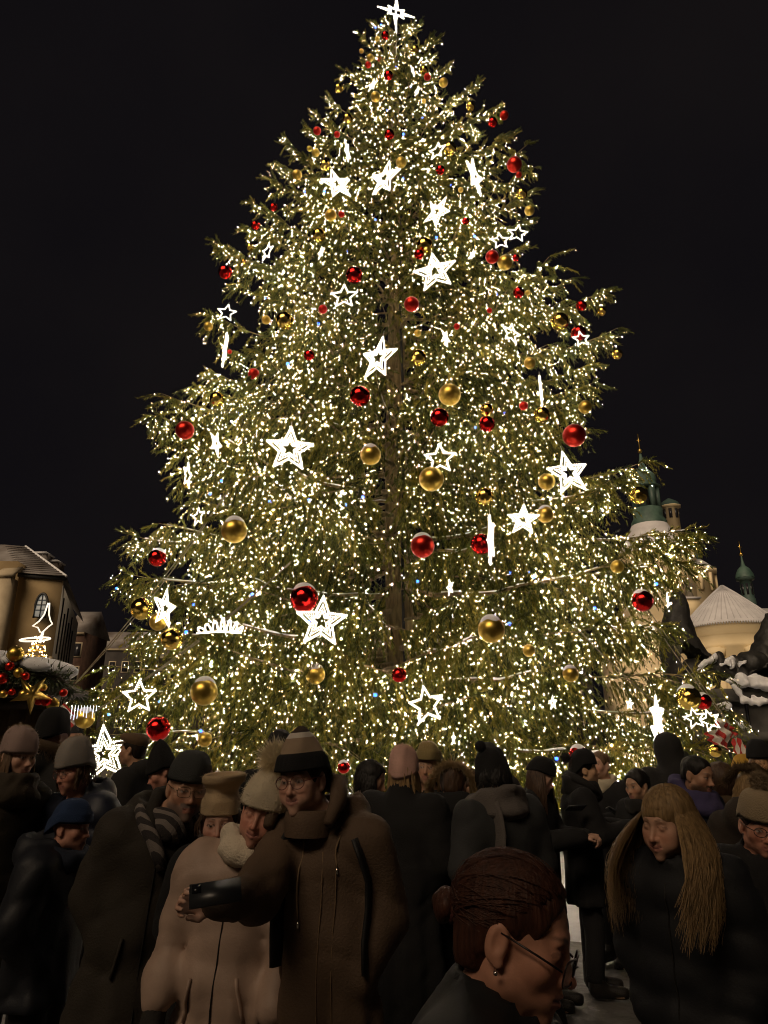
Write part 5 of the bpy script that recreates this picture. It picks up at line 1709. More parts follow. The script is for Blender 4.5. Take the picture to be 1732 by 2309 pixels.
# ---------------------------------------------------------------- things people wear
def ribbed(me_mb, rings, n):
    pass
def beanie(mats, brim=.040, top=.155, ribs=40, ribamp=.0022, point=0.0, bulge=1.0, cuff=.0, back=.045, slouch=(0, 0), pom=None, bands=None, open_top=False, name="beanie", fuzz=0, lump=.003, fuzzmat=None):
    """knitted hat: rings of ribs from brim to crown; bands = [(t0, material index)]"""
    def f(pr):
        hs = pr.P.get('hs', 1.0)
        n = ribs * 2 if pr.q < 2 else ribs
        m = 22 if pr.q < 2 else 14
        rs = np.random.default_rng(int(abs(pr.base[0]) * 1000) + 11)
        ph = rs.uniform(0, 6.28, 4)
        V, mi = [], []
        a = np.arange(n) * 2 * math.pi / n
        rib = np.where(np.arange(n) % 2 == 0, 1.0, 0.0) if n == ribs * 2 else .5 + .5 * np.sin(a * ribs / 2)
        for i in range(m + 1):
            t = i / m
            dome = math.cos(t * math.pi / 2) ** .62
            prof = dome if point <= 0 else dome * (1 - point) + (1 - t ** 1.15) * point
            if open_top: prof = np.interp(t, [0, .35, .55, .68, .82, .95, 1.0], [1.0, .97, .80, .86, 1.08, 1.10, 1.02])
            rr = bulge * prof * (1 + .0 * t)
            if i == m and not open_top: rr = .02
            z = brim + (top - brim) * (t if open_top else math.sin(t * math.pi / 2) * (1 - point) + t * point)
            zr = z - back * (1 - t) * .5 * (1 - np.cos(a)) if False else z - back * (1 - t) * np.clip(np.sin(a), 0, 1)
            cf = (.008 if t < cuff else 0.0)
            wob = lump * (np.sin(3 * a + ph[0] + 5 * t) + np.sin(5 * a + ph[1] - 4 * t))
            x = (.084 * rr + cf + ribamp * rib * (1 - t * .6) + wob) * np.cos(a) + slouch[0] * t ** 2
            y = (.103 * rr + cf + ribamp * rib * (1 - t * .6) + wob) * np.sin(a) + .012 + slouch[1] * t ** 2
            V.append(np.stack([x, y, zr + np.zeros(n)], 1))
        # inner lip of the brim
        lip = V[0] * np.array([.93, .93, 1]) + np.array([0, 0, .012]); V = [lip] + V
        if open_top:
            V.append(V[-1] * np.array([.86, .86, 1]) - np.array([0, 0, .006])); V.append(V[-1] * np.array([.7, .7, 1]) - np.array([0, 0, .035])); V.append(V[-1] * np.array([.1, .1, 1]) - np.array([0, 0, .01]))
        rows = len(V)
        W = np.concatenate(V) * hs
        W = pr.hl + W @ pr.R.T
        idx = np.arange(rows * n).reshape(rows, n)
        Q = np.stack([idx[:-1], np.roll(idx[:-1], -1, 1), np.roll(idx[1:], -1, 1), idx[1:]], -1).reshape(-1, 4)
        me = mesh_np(name, W, Q, True)
        ml = mats if isinstance(mats, (list, tuple)) else [mats]
        for mm in ml: me.materials.append(mm)
        if bands:
            tt = np.clip((np.arange(rows - 1) - 1) / m, 0, 1)
            row_m = np.zeros(rows - 1, dtype=np.int32)
            for t0, k in bands: row_m[tt >= t0] = k
            me.polygons.foreach_set("material_index", np.repeat(row_m, n))
        o = link(name, me, None, pr.o)
        if fuzz:
            k = rs.integers(n, len(W), fuzz); Pp = W[k]
            c0 = pr.hl + pr.R @ np.array([0, .012, .03]); d = Pp - c0; d /= np.linalg.norm(d, axis=1, keepdims=True); d += rs.normal(0, .5, d.shape)
            wv = np.cross(d, rs.normal(0, 1, d.shape)); wv /= np.linalg.norm(wv, axis=1, keepdims=True)
            ln = rs.uniform(.004, .011, (fuzz, 1))
            fm = fuzzmat or ml[-1]
            link("fuzz", mesh_np("fuzz", np.stack([Pp + wv * .0010, Pp - wv * .0010, Pp + d * ln], 1).reshape(-1, 3), np.arange(3 * fuzz).reshape(-1, 3)), fm, o)
        if pom:
            pm, pr_, off = pom
            c = pr.hl + pr.R @ (np.array(off) * hs)
            nn = 3200 if pr.q < 3 else 700
            d = rs.normal(0, 1, (nn, 3)); d /= np.linalg.norm(d, axis=1, keepdims=True)
            iv, it = ico(2)
            po = MB().add(iv * pr_ * .8 + c, None, it).build("pompom", pm, o, smooth=True)
            b0 = c + d * pr_ * .55
            wv = np.cross(d, rs.normal(0, 1, d.shape)); wv /= np.linalg.norm(wv, axis=1, keepdims=True)
            tip = c + (d + rs.normal(0, .15, d.shape)) * pr_ * rs.uniform(.9, 1.25, (nn, 1))
            po2 = mesh_np("pompom_yarn", np.stack([b0 + wv * .0016, b0 - wv * .0016, tip], 1).reshape(-1, 3), np.arange(3 * nn).reshape(-1, 3))
            link("pompom_yarn", po2, pm, o)
        pr.hat = o
    return f

def hair_cap(m, thick=.010, low=-.02, fringe=False):
    """short hair: a shell over the skull, open at the face"""
    def f(pr):
        hs = pr.P.get('hs', 1.0); hp, R = pr.hl, pr.R
        h = (.0042, .006, .008, .010)[pr.q]
        g = .16 * hs
        F = Field(axis(hp[0] - g, hp[0] + g, h), axis(hp[1] - g, hp[1] + g, h), axis(hp[2] - g, hp[2] + g, h))
        w = lambda x, y, z: hp + R @ (np.array([x, -y, z]) * hs)
        F.ball(w(0, -.017, .037), np.array((.077 + thick, .097 + thick, .081 + thick)) * hs, .01, M=R.T)
        F.ball(w(0, -.055, -.03), np.array((.064, .05, .07)) * hs, .04, M=R.T)
        F.noise(.0022, 150, 2, (1.3, 1.3, .3)); F.noise(.002, 60, 4, (1.3, 1.3, .4))
        F.ball(w(0, .097, -.045 if fringe else -.024), np.array((.080, .088, .080 if fringe else .102)) * hs, .008, M=R.T, op='sub')
        for sx in (-1, 1): F.ball(w(sx * .09, .0, -.02), np.array((.03, .035, .04)) * hs, .006, M=R.T, op='sub')
        F.ball(w(0, 0, low - .085), np.array((.15, .17, .07)) * hs, .01, M=R.T, op='sub')
        V, Q = F.nets()
        pr.hr = MB().add(V, Q).build("hair", m, pr.o, smooth=True)
    return f

def hair_long(m, n=260, length=.42, spread=.02, face=1.05, fringe=False, back=True, seed=1, width=.0042, fall=(0, 0), lift0=1.05):
    """long hair: strands that follow the skull from the parting, then fall straight"""
    def f(pr):
        hs = pr.P.get('hs', 1.0); rs = np.random.default_rng(seed)
        paths = []
        for i in range(n):
            phi = rs.uniform(-math.pi, math.pi)             # 0 = face direction
            ap = abs(phi)
            isf = ap < face * .78
            if ap < face and not (fringe and isf): 
                phi = math.copysign(face + (math.pi - face) * rs.random() ** 1.6, phi); ap = abs(phi); isf = False
            if not back and ap > 2.3: continue
            m_ = 15
            th0 = rs.uniform(.02, .5) if not isf else rs.uniform(.1, .35)
            pts = []
            lift = lift0 + .05 * rs.random() + (.06 * rs.random() if rs.random() < .06 else 0)
            L = length * rs.uniform(.62, 1.05) if not isf else .0
            fl = rs.uniform(.55, 1.25)
            for k in range(m_):
                t = k / (m_ - 1)
                if t < .55 or isf:
                    th = th0 + (1.62 - th0) * (t / .55 if not isf else t * .72)
                    x = .077 * math.sin(th) * math.sin(phi); y = .097 * math.sin(th) * math.cos(phi); z = .083 * math.cos(th)
                    p = np.array([x * lift, y * lift - .017, z * lift + .037]) * hs
                    w_ = pr.hl + pr.R @ np.array([p[0], -p[1], p[2]])
                    if k == 0: w_ += np.array([0, 0, .002])
                    last = w_
                else:
                    u = (t - .55) / .45
                    d = np.array([math.sin(phi), -math.cos(phi) * .6, 0])
                    d = pr.R @ d; d[2] = 0
                    w_ = last + np.array([fall[0] * u, fall[1] * u * fl, -L * u]) + d * (spread * math.sin(u * 2.2) + .004 * math.sin(9 * u + i)) + rs.normal(0, .004, 3) * u + np.array([.012 * math.sin(phi * 7 + 2.5 * u), 0, 0]) * u
                pts.append(w_)
            paths.append(np.array(pts))
        Pp = np.array(paths)                                # (n, m, 3)
        tg = np.gradient(Pp, axis=1); tg /= np.linalg.norm(tg, axis=-1, keepdims=True) + 1e-9
        rad = Pp - (pr.hl + np.array([0, 0, -.05])); rad[..., 2] *= .3; rad /= np.linalg.norm(rad, axis=-1, keepdims=True)
        wv = np.cross(tg, rad); wv /= np.linalg.norm(wv, axis=-1, keepdims=True) + 1e-9
        mm = Pp.shape[1]
        wd = width * np.interp(np.linspace(0, 1, mm), [0, .2, .8, 1], [.8, 1, .9, .25])[None, :, None]
        A, B, Cc = Pp + wv * wd, Pp - wv * wd, Pp + rad * wd * .8
        V = np.stack([A, Cc, B], 2).reshape(len(Pp), mm * 3, 3)
        base_i = (np.arange(len(Pp)) * mm * 3)[:, None, None]
        q = []
        for k in range(mm - 1):
            q += [(3 * k, 3 * k + 1, 3 * k + 4, 3 * k + 3), (3 * k + 1, 3 * k + 2, 3 * k + 5, 3 * k + 4)]
        Q = (base_i + np.array(q)[None]).reshape(-1, 4)
        link("hair", mesh_np("hair", V.reshape(-1, 3), Q, True), m, pr.o)
    return f

def glasses(m, w=.026, h=.021, round_=True, lens=None, drop=0.0, yo=.104):
    def f(pr):
        g = MB()
        n = 20
        loops = []
        for sx in (-1, 1):
            pts = []
            for k in range(n):
                a = k * 2 * math.pi / n
                ex = 1.0 if round_ else .55
                x = sx * .033 + w * math.copysign(abs(math.cos(a)) ** ex, math.cos(a)); z = .002 - drop + h * math.copysign(abs(math.sin(a)) ** ex, math.sin(a))
                pts.append(pr.head_pt(x, yo - .20 * (abs(x) - .02) ** 1 * (abs(x) > .02), z))
            loops.append(pts)
            g.tube(pts, .0017, 5, closed=True)
            g.tube([pr.head_pt(sx * (.033 + w), yo - .012, .006 - drop), pr.head_pt(sx * .078, .06, .010 - drop * .6), pr.head_pt(sx * .083, -.01, .012)], .0019, 5)
        g.tube([pr.head_pt(-.010, yo - .001, .006 - drop), pr.head_pt(0, yo + .004, .009 - drop), pr.head_pt(.010, yo - .001, .006 - drop)], .0016, 5)
        o = g.build("glasses", m, pr.o, smooth=True)
        if lens:
            for pts in loops:
                c = np.mean(pts, 0)
                V = np.array(pts + [c + pr.R @ np.array([0, -.002, 0])])
                MB().add(V, None, [(k, (k + 1) % n, n) for k in range(n)]).build("lens", lens, o, smooth=True)
    return f

def scarf(m, r=.105, thick=.042, z=0.0, tail=None, tilt=.02, name="scarf", fold=.012):
    def f(pr):
        c = pr.neck * .55 + pr.hl * .45 + np.array([0, -.005, -.045 + z])
        h = (.009, .011, .014, .017)[pr.q]
        F = Field(axis(c[0] - .24, c[0] + .24, h), axis(c[1] - .24, c[1] + .26, h), axis(c[2] - .16, c[2] + .16, h))
        def tor(X, Y, Z):
            x, y, zz = X - c[0], (Y - c[1] - .01) / 1.08, Z - c[2] - tilt * (Y - c[1]) / .1
            d = np.sqrt(x * x + y * y) - r
            return np.sqrt(d * d + (zz * .62) ** 2) - thick
        F.apply(c - .26, c + .26, tor, .02)
        F.noise(fold, 34, 6, (.4, .4, 1.6)); F.noise(.003, 90, 7)
        V, Q = F.nets()
        pr.sc = MB().add(V, Q).build(name, m, pr.o, smooth=True)
    return f

def fur_trim(m, path, n0=700, ln=.06, thick=.02, name="fur_trim", seed=3):
    """tufts of fur along a path given in the person's own frame"""
    def f(pr):
        n = n0 * 3; P = np.array([pr.head_pt(*p) for p in path]); rs = np.random.default_rng(seed)
        o = MB().tube(P, thick, 8).build(name, m, pr.o, smooth=True)
        k = rs.uniform(0, len(P) - 1.001, n); i = k.astype(int); u = (k - i)[:, None]
        c = P[i] * (1 - u) + P[i + 1] * u
        d = rs.normal(0, 1, (n, 3)); d /= np.linalg.norm(d, axis=1, keepdims=True)
        d += (c - pr.hl) / np.linalg.norm(c - pr.hl, axis=1, keepdims=True) * .5
        wv = np.cross(d, rs.normal(0, 1, d.shape)); wv /= np.linalg.norm(wv, axis=1, keepdims=True)
        d[:, 2] -= .35
        V = np.stack([c + wv * .0022, c - wv * .0022, c + d * (thick + ln * .45) * rs.uniform(.6, 1.1, (n, 1))], 1).reshape(-1, 3)
        link("fur", mesh_np("fur", V, np.arange(3 * n).reshape(-1, 3)), m, o)
    return f

def ribbon_on(pr, path, wid, m, name, lift=.006, back=False, thick=.006, parent=None):
    """strap lying on the coat's front or back along (x, z) points of the person's frame"""
    pts = []
    for (x, z) in path:
        y = pr.front_y(x, z, back)
        if y is None: continue
        pts.append((x, y + (lift if back else -lift), z))
    if len(pts) < 2: return None
    return MB().tube(pts, wid, 8, flat=max(.12, thick / wid)).build(name, m, parent or pr.o, smooth=True)
# ---------------------------------------------------------------- one-off garments
def flat_cap(pr, m):
    V, n = [], 28
    a = np.arange(n) * 2 * math.pi / n
    for t, z, k in ((0, .045, 1.0), (.15, .062, 1.10), (.5, .085, 1.12), (.8, .118, .85), (1, .128, .04)):
        V.append(np.stack([.088 * k * np.cos(a), .108 * k * np.sin(a) + .012 - .012 * t, z - .03 * np.sin(a) * (1 - t)], 1))
    idx = np.arange(len(V) * n).reshape(len(V), n)
    Q = np.stack([idx[:-1], np.roll(idx[:-1], -1, 1), np.roll(idx[1:], -1, 1), idx[1:]], -1).reshape(-1, 4)
    o = link("flat_cap", mesh_np("flat_cap", pr.hl + np.concatenate(V) @ pr.R.T, Q, True), m, pr.o)
    pk = MB()
    P = []
    for k in range(11):
        b = math.pi + math.pi * (k / 10)
        P.append((.078 * math.cos(b), .105 * math.sin(b) + .0, .055)); 
    V2 = np.array(P + [(x * 1.0, y * 1.0 - .055 * abs(math.sin(math.pi * i / 10)), z - .012) for i, (x, y, z) in enumerate(P)])
    V2 = np.concatenate([V2, V2 + np.array([0, 0, .008])])
    q = [(i, i + 1, 12 + i, 11 + i) for i in range(10)] + [(22 + i, 33 + i, 34 + i, 23 + i) for i in range(10)] + [(11 + i, 12 + i, 34 + i, 33 + i) for i in range(10)]
    pk.add(pr.hl + V2 @ pr.R.T, q); pk.build("peak", m, o, smooth=True)

def stripe_mat():
    m = mat("cloth_striped_wool", (.05, .045, .042), .95, bump=.4, bscale=150)
    nt = m.node_tree; n, l = nt.nodes, nt.links
    tc = n.new("ShaderNodeTexCoord"); wv = n.new("ShaderNodeTexWave"); wv.bands_direction = 'DIAGONAL'
    wv.inputs["Scale"].default_value = 9; wv.inputs["Distortion"].default_value = 2.0
    rp = n.new("ShaderNodeValToRGB"); rp.color_ramp.interpolation = 'CONSTANT'
    rp.color_ramp.elements[0].color = (.035, .03, .03, 1); rp.color_ramp.elements[1].position = .55; rp.color_ramp.elements[1].color = (.19, .165, .15, 1)
    l.new(tc.outputs["Object"], wv.inputs["Vector"]); l.new(wv.outputs["Fac"], rp.inputs["Fac"]); l.new(rp.outputs["Color"], n["Principled BSDF"].inputs["Base Color"])
    return m
K_stripe = stripe_mat()
def scarf_fall(pr):
    """the scarf's end falling into the open front of the coat"""
    z0 = pr.neck[2]
    pts = [pr.neck + np.array(q) for q in ((-.10, -.03, .075), (-.085, -.10, .03), (-.045, -.145, -.03), (-.01, -.165, -.10), (.015, -.17, -.17))]
    MB().tube(pts, [.034, .042, .044, .042, .034], 10, flat=.6).build("scarf_end", K_stripe, pr.sc, smooth=True)

def hood_lining(pr, m=None):
    m = m or fabric("dark_fleece_lining", (.02, .017, .013))
    P = [pr.head_pt(*p) for p in ((-.115, .06, -.17), (-.125, -.02, -.10), (-.10, -.10, -.05), (0, -.135, -.03), (.10, -.10, -.05), (.125, -.02, -.10), (.115, .06, -.17))]
    MB().tube(P, [.02, .03, .036, .04, .036, .03, .02], 8).build("hood_lining", m, pr.o, smooth=True)

def mitten(pr):
    sh, el, wr = pr.arms[-1]
    d = (wr - el) / np.linalg.norm(wr - el)
    F = Field(axis(wr[0] - .12, wr[0] + .12, .012), axis(wr[1] - .12, wr[1] + .12, .012), axis(wr[2] - .22, wr[2] + .08, .012))
    F.cone(wr - d * .02, wr + d * .10, .045, .040, .02).cone(wr + d * .02, wr + d * .08 + np.array([.04, -.04, 0]), .02, .016, .015)
    V, Q = F.nets(); MB().add(V, Q).build("glove", fabric("dark_glove", (.02, .018, .016)), pr.o, smooth=True)

def parka_trim(pr):
    black = fabric("strap_webbing", (.010, .010, .011), .6, .2)
    zt = pr.neck[2]
    for sx, x0 in ((-1, -.165), (1, .175)):
        path = [(x0 * .78, zt - .02), (x0 * .93, zt - .08), (x0 * 1.03, zt - .16), (x0 * 1.02, zt - .26), (x0 * .98, zt - .36), (x0 * 1.02, zt - .46)]
        st_ = ribbon_on(pr, path, .034, black, "backpack_strap", lift=.012, thick=.011)
    # backpack body behind
    bc = pr.neck + np.array([0, .26, -.24])
    F = Field(axis(bc[0] - .22, bc[0] + .22, .02), axis(bc[1] - .14, bc[1] + .14, .02), axis(bc[2] - .32, bc[2] + .32, .02))
    F.cone(bc + np.array([-.07, 0, -.16]), bc + np.array([-.07, 0, .14]), .10, .09, .05).cone(bc + np.array([.07, 0, -.16]), bc + np.array([.07, 0, .14]), .10, .09, .1)
    V, Q = F.nets(); MB().add(V, Q).build("backpack", black, pr.o, smooth=True)
    # front placket, seam lines and drawstrings with metal ends
    seam = fabric("parka_seam", (.17, .108, .058), .8)
    for dx in (.012, .062):
        ribbon_on(pr, [(dx + .004 * math.sin(k), zt - .07 - .085 * k) for k in range(11)], .005, seam, "placket_seam", lift=.0015, thick=.003)
    cord = fabric("drawstring", (.24, .16, .09), .8)
    tip = mat("cord_end_metal", (.8, .76, .68), .25, metal=1.0)
    for (x, z0, z1) in ((.065, zt + .02, zt - .12), (-.075, zt + .0, zt - .30)):
        path = [(x + .006 * math.sin(i), z0 + (z1 - z0) * i / 7) for i in range(8)]
        o = ribbon_on(pr, path, .0035, cord, "drawstring", lift=.008, thick=.0035)
        y = pr.front_y(path[-1][0], path[-1][1])
        if y is not None:
            MB().tube([(path[-1][0], y - .010, z1), (path[-1][0] + .002, y - .011, z1 - .022)], .0048, 8).build("cord_end", tip, o)
    # stand-up funnel round the chin
    c = pr.neck * .4 + pr.hl * .6 + np.array([0, -.012, -.058])
    prof = []
    MB().lathe([(.098, -.07), (.102, -.02), (.094, .022), (.084, .026), (.082, -.03)], tuple(c), 28, 1.0, 1.1).build("funnel_collar", MATS["cloth_tan_parka"], pr.o, smooth=True)
    # hood edge standing behind the neck
    P = [pr.head_pt(*p) for p in ((-.125, .055, -.15), (-.135, -.02, -.08), (-.11, -.09, -.03), (0, -.13, -.01), (.11, -.09, -.03), (.135, -.02, -.08), (.125, .055, -.15))]
    MB().tube(P, [.02, .034, .04, .044, .04, .034, .02], 10).build("hood_edge", MATS["cloth_tan_parka"], pr.o, smooth=True)

def ear_bump(pr, m, off):
    F = Field(axis(-.06, .06, .01), axis(-.06, .06, .01), axis(-.06, .06, .01))
    F.ball((0, 0, 0), (.036, .03, .034), .01)
    V, Q = F.nets()
    MB().add(V + pr.hl + pr.R @ np.array(off), Q).build("hat_ear", m, pr.hat, smooth=True)

def long_scarf(pr):
    """thick grey scarf round the neck with one end hanging down the back"""
    scarf(K_greyscarf, r=.115, thick=.060, z=-.03)(pr)
    z0 = pr.neck[2]
    path = [(.10 + .045 * t, z0 + .02 - .62 * t) for t in np.linspace(0, 1, 10)]
    ribbon_on(pr, path, .072, K_greyscarf, "scarf_end", lift=.012, back=True, thick=.020, parent=pr.sc)
K_greyscarf = fabric("grey_scarf_knit", (.115, .10, .092), .95, .6, 130)

def emblem(pr):
    m = fabric("embroidered_emblem", (.55, .42, .42), .9)
    e = None
    mb = MB()
    for k in range(9):
        a = -math.pi / 2 + (k - 4) * .52
        c = pr.head_pt(.018, .118, .085)
        t = c + pr.R @ np.array([.017 * math.sin(a + math.pi / 2), 0, .017 * math.cos(a + math.pi / 2) ])
        mb.tube([c, t], [.004, .0025], 5)
    iv, it = ico(2)
    mb.add(iv * .007 + pr.head_pt(.018, .118, .083), None, it)
    mb.build("emblem", m, pr.hat)

def swept_hair(pr):
    """auburn hair swept back from the forehead into a low knot"""
    rs = np.random.default_rng(77)
    knot = pr.head_pt(0, -.128, .000)
    C0, RA = np.array([0, -.017, .037]), np.array([.077, .097, .081])
    kd = np.array([0, -1.0, -.38]); kd /= np.linalg.norm(kd)
    paths = []
    for i in range(2800):
        phi = rs.uniform(-2.8, 2.8); u = rs.random() ** 1.5
        th = np.interp(abs(phi), [0, .7, 1.3, 1.75, 2.8], [.62, .52, .08, -.45, -.85]) + u * 1.1 * (1 if abs(phi) < 1.2 else .4)
        d0 = np.array([math.sin(phi) * math.cos(th), math.cos(phi) * math.cos(th), math.sin(th)])
        e = kd + np.array([rs.normal(0, .16), 0, rs.normal(0, .16)])
        lift0 = 1.05 + .03 * rs.random() + (.09 * rs.random() if rs.random() < .05 else 0)
        clump = math.sin(phi * 9) * .004
        pts = []
        for k in range(13):
            t = k / 12
            d = d0 * (1 - t) + e * t + np.array([0, 0, .25]) * math.sin(math.pi * t) * .5
            d /= np.linalg.norm(d)
            lift = lift0 + (.055 + clump) * math.sin(math.pi * min(1, t * 1.15)) + .008 * math.sin(7 * t + i)
            if t == 0: lift = 1.0
            pts.append(pr.head_pt(*(d * lift * RA + C0)))
        paths.append(pts)
    Pp = np.array(paths)
    tg = np.gradient(Pp, axis=1); tg /= np.linalg.norm(tg, axis=-1, keepdims=True) + 1e-9
    rad = Pp - pr.hl; rad /= np.linalg.norm(rad, axis=-1, keepdims=True)
    wv = np.cross(tg, rad); wv /= np.linalg.norm(wv, axis=-1, keepdims=True) + 1e-9
    mm = Pp.shape[1]; wd = .0009
    V = np.stack([Pp + wv * wd, Pp + rad * wd, Pp - wv * wd], 2).reshape(len(Pp), mm * 3, 3)
    q = []
    for k in range(mm - 1): q += [(3 * k, 3 * k + 1, 3 * k + 4, 3 * k + 3), (3 * k + 1, 3 * k + 2, 3 * k + 5, 3 * k + 4)]
    Q = ((np.arange(len(Pp)) * mm * 3)[:, None, None] + np.array(q)[None]).reshape(-1, 4)
    link("hair_strands", mesh_np("hair_strands", V.reshape(-1, 3), Q, True), H_aub, pr.hr)
    F = Field(axis(knot[0] - .07, knot[0] + .07, .006), axis(knot[1] - .07, knot[1] + .07, .006), axis(knot[2] - .07, knot[2] + .07, .006))
    F.ball(knot, (.032, .032, .030), .01).noise(.004, 120, 5, (1, 1, .4))
    V, Q = F.nets(); MB().add(V, Q).build("hair_knot", H_aub, pr.hr, smooth=True)
    MB().tube([pr.head_pt(.026 * math.cos(a), -.112, .002 + .026 * math.sin(a)) for a in np.linspace(0, 2 * math.pi, 16, endpoint=False)], .007, 6, closed=True).build("hair_tie", fabric("dusky_red_tie", (.12, .03, .03)), pr.hr, smooth=True)

def earring(pr):
    iv, it = ico(2)
    for sx in (-1, 1):
        MB().add(iv * .0042 + pr.head_pt(sx * .087, -.002, -.047), None, it).build("earring", mat("silver", (.85, .83, .8), .15, metal=1.0), pr.o, smooth=True)


def front_zip(pr, pockets=False):
    """zip and storm flap down the middle of the coat, slanted pocket welts beside it"""
    m = fabric("coat_trim_dark", (.010, .009, .008), .5)
    z0, z1 = pr.neck[2] - .03, pr.sk(0, 0, pr.P.get('hem', .72))[2] + .06
    ox = pr.lean[0]
    def cx(z): return ox * (z / (pr.hl[2] - .1)) ** 1.6
    ribbon_on(pr, [(cx(z), z) for z in np.linspace(z0, z1, 16)], .0045, m, "zip", lift=.001, thick=.003)
    if pockets:
        for sx in (-1, 1):
            zc = pr.sk(0, 0, .90)[2]
            ribbon_on(pr, [(cx(zc) + sx * (.085 + .030 * t), zc + .07 - .15 * t) for t in np.linspace(0, 1, 5)], .010, pr.P['coat'], "pocket_welt", lift=.004, thick=.007)
# ---------------------------------------------------------------- the crowd
K_black = fabric("black_wool", (.006, .006, .007)); K_navy = fabric("navy_nylon", (.010, .014, .030), .55, .1); K_char = fabric("charcoal_wool", (.011, .0105, .0105))
K_tan = fabric("tan_parka", (.105, .066, .040), .8); K_olive = fabric("olive_parka", (.026, .020, .013), .8); K_beige = fabric("beige_puffer", (.42, .30, .235), .6, .1)
K_grey = fabric("grey_knit", (.30, .275, .25), .95, .5, 200); K_taupe = fabric("taupe_knit", (.26, .20, .17), .95, .4, 200); K_blk_knit = fabric("black_knit", (.008, .008, .009), .95, .5, 200)
K_cream = fabric("cream_knit", (.84, .74, .56), .95, .5, 150, transl=.25); K_pink = fabric("pink_knit", (.62, .38, .32), .95, .4, 200); K_white = fabric("white_knit", (.66, .61, .54), .95, .5, 200)
K_brown = fabric("brown_knit", (.34, .25, .17), .95, .4, 200); K_sand = fabric("sand_knit", (.48, .36, .22), .95, .4, 200); K_mustard = fabric("mustard_knit", (.50, .29, .04), .95, .4, 200)
K_blue = fabric("blue_knit", (.014, .034, .095), .95, .4, 200); K_dkgreen = fabric("dark_slate_knit", (.035, .038, .038), .95, .4, 200); K_purple = fabric("violet_fleece", (.05, .042, .11), .95)
K_fur = fabric("brown_fur", (.13, .085, .045), .8, transl=.45); K_furL = fabric("pale_fur", (.38, .28, .15), .8, transl=.5); K_slate = fabric("slate_wool", (.030, .032, .034)); K_brcoat = fabric("brown_wool", (.03, .021, .015))
K_fz = mat("wool_fuzz", (.42, .33, .24), .9, transl=.6)
H_dark = hairmat("dark", (.022, .014, .010)); H_brown = hairmat("brown", (.075, .040, .022)); H_blond = hairmat("blond", (.34, .22, .10)); H_aub = hairmat("auburn", (.085, .030, .016)); H_blk = hairmat("black", (.010, .008, .007)); H_light = hairmat("light_brown", (.16, .095, .05))
G_frame = mat("spectacle_frame", (.02, .012, .01), .3); G_red = mat("red_brown_frame", (.12, .03, .02), .3); G_metal = mat("thin_metal_frame", (.45, .35, .25), .25, metal=1.0)
def lens_mat(name, tint, alpha):
    m = mat(name, tint, .03)
    b = m.node_tree.nodes["Principled BSDF"]; b.inputs["Alpha"].default_value = alpha
    return m
G_clear = lens_mat("clear_lens", (.25, .2, .18), .16); G_dark = lens_mat("tinted_lens", (.012, .010, .016), .80)
FAIR, ROSY, OLIVE, TAN = (.50, .30, .215), (.50, .25, .18), (.40, .235, .15), (.36, .20, .125)

def phone(name_label, pos, rot, parent_scale=1.0, lit=False):
    e = empty("smartphone", tuple(pos)); tag(e, name_label, "phone", "phones held up in the crowd")
    body = MB().box((0, 0, 0), (.152, .009, .073)); body.build("case", mat("phone_case", (.02, .022, .025), .35), e)
    MB().box((0, .0052, 0), (.146, .0012, .068)).build("screen", mat("phone_screen", (.01, .01, .012), .1, emit=(.9, .8, .65), estr=.8 if lit else .15), e)
    MB().box((-.055, -.0055, .018), (.026, .003, .026)).build("camera_bump", mat("phone_glass", (.01, .01, .012), .08), e)
    e.rotation_euler = rot
    return e

# -- left side
Person(42, 1704, 4.2, 62, "woman in a dusty pink-grey beanie at the left edge, face turned right", head=(0, 6, 0), coat=fabric("olive_brown_wool", (.035, .027, .017)), hem=.55, collar=.09, fat=.05, skin=FAIR,
       wear=[hair_long(H_light, 220, .46, seed=2, width=.005, lift0=.97), beanie(fabric("dusty_rose_knit", (.36, .26, .235), .95, .35, 200), brim=.022, top=.168, bulge=1.10, ribs=30, cuff=.0, slouch=(0, .03), lump=.004, fuzz=1600, fuzzmat=K_fz), scarf(fabric("olive_brown_scarf", (.045, .034, .022)), thick=.05, z=-.02)])
Person(120, 1652, 5.0, 158, "tall person seen from behind in a black bulbous hat and fur-trimmed hood", coat=K_char, hem=.5, hood=True, fat=.05, wide=1.08,
       wear=[beanie(K_blk_knit, brim=.0, top=.175, bulge=1.22, ribs=24, lump=.004), fur_trim(K_fur, [(-.14, .0, -.16), (-.15, -.09, -.11), (-.08, -.17, -.08), (.0, -.19, -.07), (.08, -.17, -.08), (.15, -.09, -.11), (.14, .0, -.16)], 1400, .06, .045)])
Person(172, 1660, 10.8, 42, "distant bearded man in a black beanie below the left gold bauble", coat=K_navy, skin=TAN, male=True, beard=(.03, .02, .015), wear=[beanie(K_blk_knit, brim=.045, top=.15, bulge=1.03)])
Person(168, 1738, 4.3, -24, "woman in a grey knit beanie and round glasses wearing a navy jacket", head=(-6, 10, -4), coat=K_navy, hem=.75, puffy=.12, fat=.055, collar=.12, skin=ROSY, hood=True,
       wear=[hair_long(H_light, 160, .14, seed=5, width=.005, lift0=.97), beanie(K_grey, brim=.030, top=.195, bulge=1.13, ribs=34, lump=.003, slouch=(.012, .01), fuzz=1600, fuzzmat=K_fz), glasses(G_red, .024, .022, lens=G_clear), lambda pr: front_zip(pr)])
